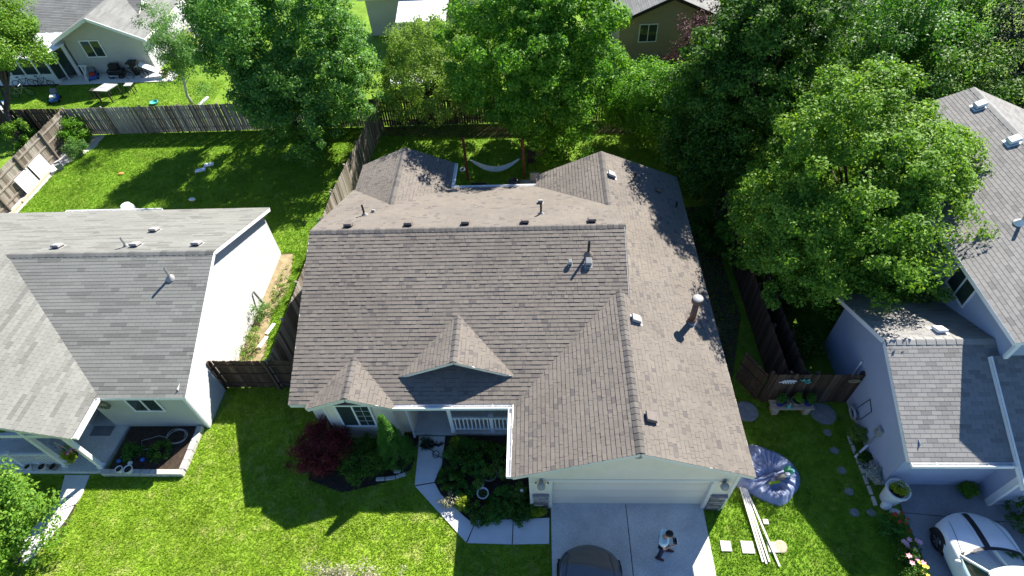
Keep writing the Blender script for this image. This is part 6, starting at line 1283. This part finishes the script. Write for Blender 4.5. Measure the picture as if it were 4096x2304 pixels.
t = thing('folded_table', 'white ping-pong table half folded on the patio, by the house corner', 'table', (-29.7, 30.2, 0)); MB().add([(-30.3, 30.5, .95), (-28.9, 30.3, .35), (-28.6, 29.7, .3), (-30.2, 29.95, .92), (-30.3, 30.5, .9), (-28.9, 30.3, .3), (-28.6, 29.7, .25), (-30.2, 29.95, .87)], [(0, 3, 2, 1), (4, 5, 6, 7), (0, 1, 5, 4), (1, 2, 6, 5), (2, 3, 7, 6), (3, 0, 4, 7)]).build('top', MT['pot'], t)
for x, y, z in ((-30.2, 30.45, .9), (-30.1, 30.0, .88), (-28.95, 30.25, .3), (-28.7, 29.8, .28)): MB().tube([(x, y, 0), (x, y, z)], .025).build('leg', MT['black'], t)
t = thing('tool_pile', 'dark garden machine with round wheels in front of the patio wall', 'machine', (-32.2, 30.2, 0)); MB().box(-32.7, 29.95, .2, -31.6, 30.45, .6).build('body', MT['black_metal'], t, bevel=.04); MB().box(-32.5, 30.1, .6, -31.9, 30.5, .95).build('hopper', MT['furn'], t, bevel=.03)
for x in (-32.5, -31.8): MB().torus((x, 29.92, .2), (0, 1, 0), .15, .05).build('wheel', MT['tyre'], t)
MB().beam((-32.6, 29.85, .3), (-31.9, 29.82, .28), .04, .04).build('bar', MT['white'], t)
t = thing('saw_horse', 'white folding stand left of the red-capped mower', 'stand', (-34.4, 29.9, 0)); MB().beam((-34.55, 30.3, .85), (-34.15, 29.7, .0), .06, .05).build('leg', MT['white'], t); MB().beam((-34.2, 30.3, .85), (-34.4, 29.75, .0), .06, .05).build('leg', MT['white'], t); MB().box(-34.7, 30.25, .85, -34.1, 30.38, .9).build('top', MT['white'], t)
t = thing('bin', 'dark wheeled bin at the house corner behind the patio bicycle', 'bin', (-30.9, 30.4, 0)); MB().lathe((-30.9, 30.4, 0), [(.22, 0), (.3, .95), (.31, .95)], 4).build('body', MT['black'], t); MB().box(-31.2, 30.1, .95, -30.6, 30.68, 1.02).build('lid', MT['black'], t, bevel=.02)
o = MB().lathe((-27.9, 26.45, 0), [(.18, 0), (.28, .16), (.25, .17), (.16, .05)], 16).build('bowl', MT['teal']); tag(o, 'teal ball-shaped tub on the sunny rear-left lawn', 'tub')
hs = MB(); o = hs.tube([(-31.0+.5*u+.25*math.sin(5*u), 25.75+.3*math.sin(3.1*u), .06) for u in np.linspace(0, 4.5, 40)], .03, 5).build('hose', MT['teal'], smooth=True); tag(o, 'pale teal hose winding over the sunny rear-left lawn', 'hose')
o = MB().box(-33.9, 23.6, 0, -33.2, 24.1, .75).build('crate', MT['white'], bevel=.03); tag(o, 'white box behind the back fence corner', 'box')
o = MB().box(-33.0, 23.7, 0, -32.6, 24.1, .6).build('crate', MT['fabric'], bevel=.03); tag(o, 'grey box right of the white box behind the fence corner', 'box')
t = thing('slide', 'white and purple toy slide behind the dark back fence', 'slide', (-37, 25.2, 0)); MB().add([(-37.6, 25.6, .9), (-37.2, 25.7, .9), (-36.2, 24.6, .1), (-36.6, 24.4, .1), (-37.6, 25.6, .85), (-37.2, 25.7, .85), (-36.2, 24.6, .05), (-36.6, 24.4, .05)], [(0, 3, 2, 1), (4, 5, 6, 7), (0, 1, 5, 4), (1, 2, 6, 5), (2, 3, 7, 6), (3, 0, 4, 7)]).build('chute', MT['white'], t); MB().box(-37.7, 25.5, 0, -37.3, 25.9, .88).build('tower', MT['blue'], t, bevel=.03)
t = thing('grill', 'dark gas grill on the shaded patio behind the birch', 'grill', (-29.4, 37.8, 0)); MB().box(-29.9, 37.4, .5, -28.8, 38.1, .95).build('cabinet', MT['black_metal'], t); MB().ell((-29.35, 37.75, .95), .5, .33, .3, 14, 8).build('lid', MT['black_metal'], t)
for x in (-29.8, -28.9): MB().box(x-.04, 37.5, 0, x+.04, 38.0, .5).build('leg', MT['black'], t)
t = thing('patio_chair', 'white plastic chair on the far patio behind the birch', 'chair', (-28.3, 36.0, 0)); MB().box(-28.6, 35.75, .4, -28.1, 36.25, .46).build('seat', MT['white'], t); MB().box(-28.6, 36.2, .46, -28.1, 36.27, .95).build('backrest', MT['white'], t)
for x, y in ((-28.56, 35.8), (-28.14, 35.8), (-28.56, 36.2), (-28.14, 36.2)): MB().box(x-.02, y-.02, 0, x+.02, y+.02, .4).build('leg', MT['white'], t)
t = thing('lounge_cushion', 'peach cushions piled on the far patio edge behind the birch', 'cushions', (-28.6, 34.9, 0)); MB().box(-29.1, 34.6, .06, -28.2, 35.2, .35).build('cushion', MT['peach'], t, bevel=.08); MB().box(-28.5, 34.4, .06, -27.9, 34.8, .28).build('cushion', MT['peach'], t, bevel=.07)
o = MB().obox((-24.2, 25.9, .4), (.5, .8, .2), (-.8, .5, 0), (0, 0, 1), .4, .12, .05).build('board', MT['white']); tag(o, 'white plank resting behind the fence right of the birch', 'board')
o = MB().lathe((-28.7, 30.0, .06), [(.2, 0), (.26, .4), (.22, .4), (.2, .3)], 14).build('barrel', MT['soil']); tag(o, 'tan tub on the patio beneath the birch', 'tub')

# ================================================================ right side yard
bn = thing('potting_bench', 'low wooden bench with blue pots in front of the ornamented fence', 'bench', (6.25, 3.55, 0))
for i in range(3): MB().box(5.5, 3.38+i*.14, .4, 7.0, 3.5+i*.14, .44).build('plank', MT['wood'], bn)
for x in (5.7, 6.8): MB().box(x-.1, 3.4, 0, x+.1, 3.72, .4).build('leg', MT['wood'], bn)
pot('blue glazed pot with leafy plant on the potting bench, left', 5.83, 3.6, .17, .28, 'bluepot', .44, 'arbor', 31, 'pots on the potting bench'); pot('blue glazed pot with leafy plant on the potting bench, right', 6.82, 3.6, .17, .28, 'bluepot', .44, 'arbor', 32, 'pots on the potting bench'); pot('dark pot with round green plant in the middle of the potting bench', 6.38, 3.62, .18, .25, 'clay', .44, 'green', 33, 'pots on the potting bench')
t = thing('figurine', 'small teal figurine between the pots on the potting bench', 'figurine', (6.1, 3.45, .44)); MB().lathe((6.1, 3.45, .44), [(.06, 0), (.07, .08), (.04, .2), (.03, .22)], 10).build('body', MT['teal'], t); MB().ell((6.1, 3.45, .7), .04, .04, .05, 8, 6).build('head', MT['skin'], t)
def orn(label, pts, m, r=.02):
    t = thing('wall_ornament', label, 'wall ornament', tuple(pts[0][0]), 'ornaments on the fence')
    for p in pts: MB().tube(p, r, 6).build('strand', MT[m], t)
yy = 3.875
orn('white fish-skeleton ornament on the dark fence, left', [[(5.6, yy, 1.45), (6.2, yy, 1.5)]]+[[(5.7+.09*i, yy, 1.47+.01*i), (5.78+.09*i, yy, 1.60-.012*abs(i-2)), ] for i in range(5)]+[[(5.7+.09*i, yy, 1.47), (5.78+.09*i, yy, 1.36+.01*abs(i-2))] for i in range(5)], 'pot')
orn('teal gecko ornament on the dark fence, beside the fish skeleton', [[(6.3, yy, 1.58), (6.45, yy, 1.52), (6.6, yy, 1.55), (6.68, yy, 1.45), (6.6, yy, 1.38), (6.5, yy, 1.42)], [(6.4, yy, 1.54), (6.42, yy, 1.64)], [(6.55, yy, 1.54), (6.6, yy, 1.64)]], 'teal')
orn('yellowish leaf ornament on the dark fence, near the right house', [[(7.95, yy, 1.5), (8.1, yy, 1.57), (8.3, yy, 1.55), (8.35, yy, 1.48), (8.2, yy, 1.44), (8.0, yy, 1.45)]], 'soil', .035)
for (x, y, r, lb) in ((4.75, 3.55, .42, 'round grey stepping slab at the right eave of the main house'), (7.45, 3.45, .45, 'round grey slab right of the potting bench')):
    o = MB().lathe((x, y, .01), [(r, 0), (r, .02), (r*.93, .03)], 18).build('stepping_stone', MT['dim_stone']); tag(o, lb, 'stepping stone')
t = thing('hose_reel', 'coiled hose hanging at the right house side wall', 'hose reel', (8.3, 3.3, 0)); MB().torus((8.32, 3.3, .35), (1, 0, .2), .24, .05).build('coil', MT['hose_pale'], t); MB().box(8.36, 3.2, .25, 8.45, 3.4, .45).build('bracket', MT['black'], t); MB().tube([(8.3, 3.1, .3), (8.36, 2.9, .6), (8.4, 2.8, 1.3), (8.4, 3.15, 1.5), (8.36, 3.3, .7)], .015).build('hose', MT['water_hose'], t)
t = thing('meter_box', 'utility meter on the right house side wall', 'meter', (8.4, 2.05, 1.2)); MB().box(8.33, 1.95, 1.1, 8.45, 2.2, 1.45).build('box', MT['light_metal'], t, bevel=.01); MB().tube([(8.33, 2.07, 1.3), (8.25, 2.07, 1.3)], .08, 14).build('dial', MT['steel'], t); MB().tube([(8.38, 2.07, 1.1), (8.38, 2.07, 0)], .02).build('conduit', MT['light_metal'], t)
t = thing('gutter_spout', 'pale splash spout lying out from the right house wall', 'downspout', (8.1, 1.9, 0)); MB().beam((8.44, 2.1, .35), (7.95, 1.75, .05), .07, .05).build('pipe', MT['pot'], t)
t = thing('standpipe', 'white vent stub at the right house wall above the ornamented fence', 'pipe', (8.4, 4.3, 0)); MB().tube([(8.4, 4.35, 0), (8.38, 4.35, 2.0)], .035).build('pipe', MT['white'], t)
for i in range(7):
    o = MB().obox((8.02-.0*i, 2.4-.36*i, .04), (0.05, 1, 0), (1, -.05, 0), (0, 0, 1), .15, .05, .05).build('edging_stone', MT['block'], bevel=.01); tag(o, 'edging stone along the right house bed, %s from the fence' % ('first', 'second', 'third', 'fourth', 'fifth', 'sixth', 'seventh')[i], 'edging stone', 'edging stones of the right bed')
o = MB().lathe((8.75, -.42, .055), [(.07, 0), (.08, .1), (.05, .12)], 12).build('watering_cup', MT['green']); tag(o, 'small green cup beside the red blooms', 'cup')
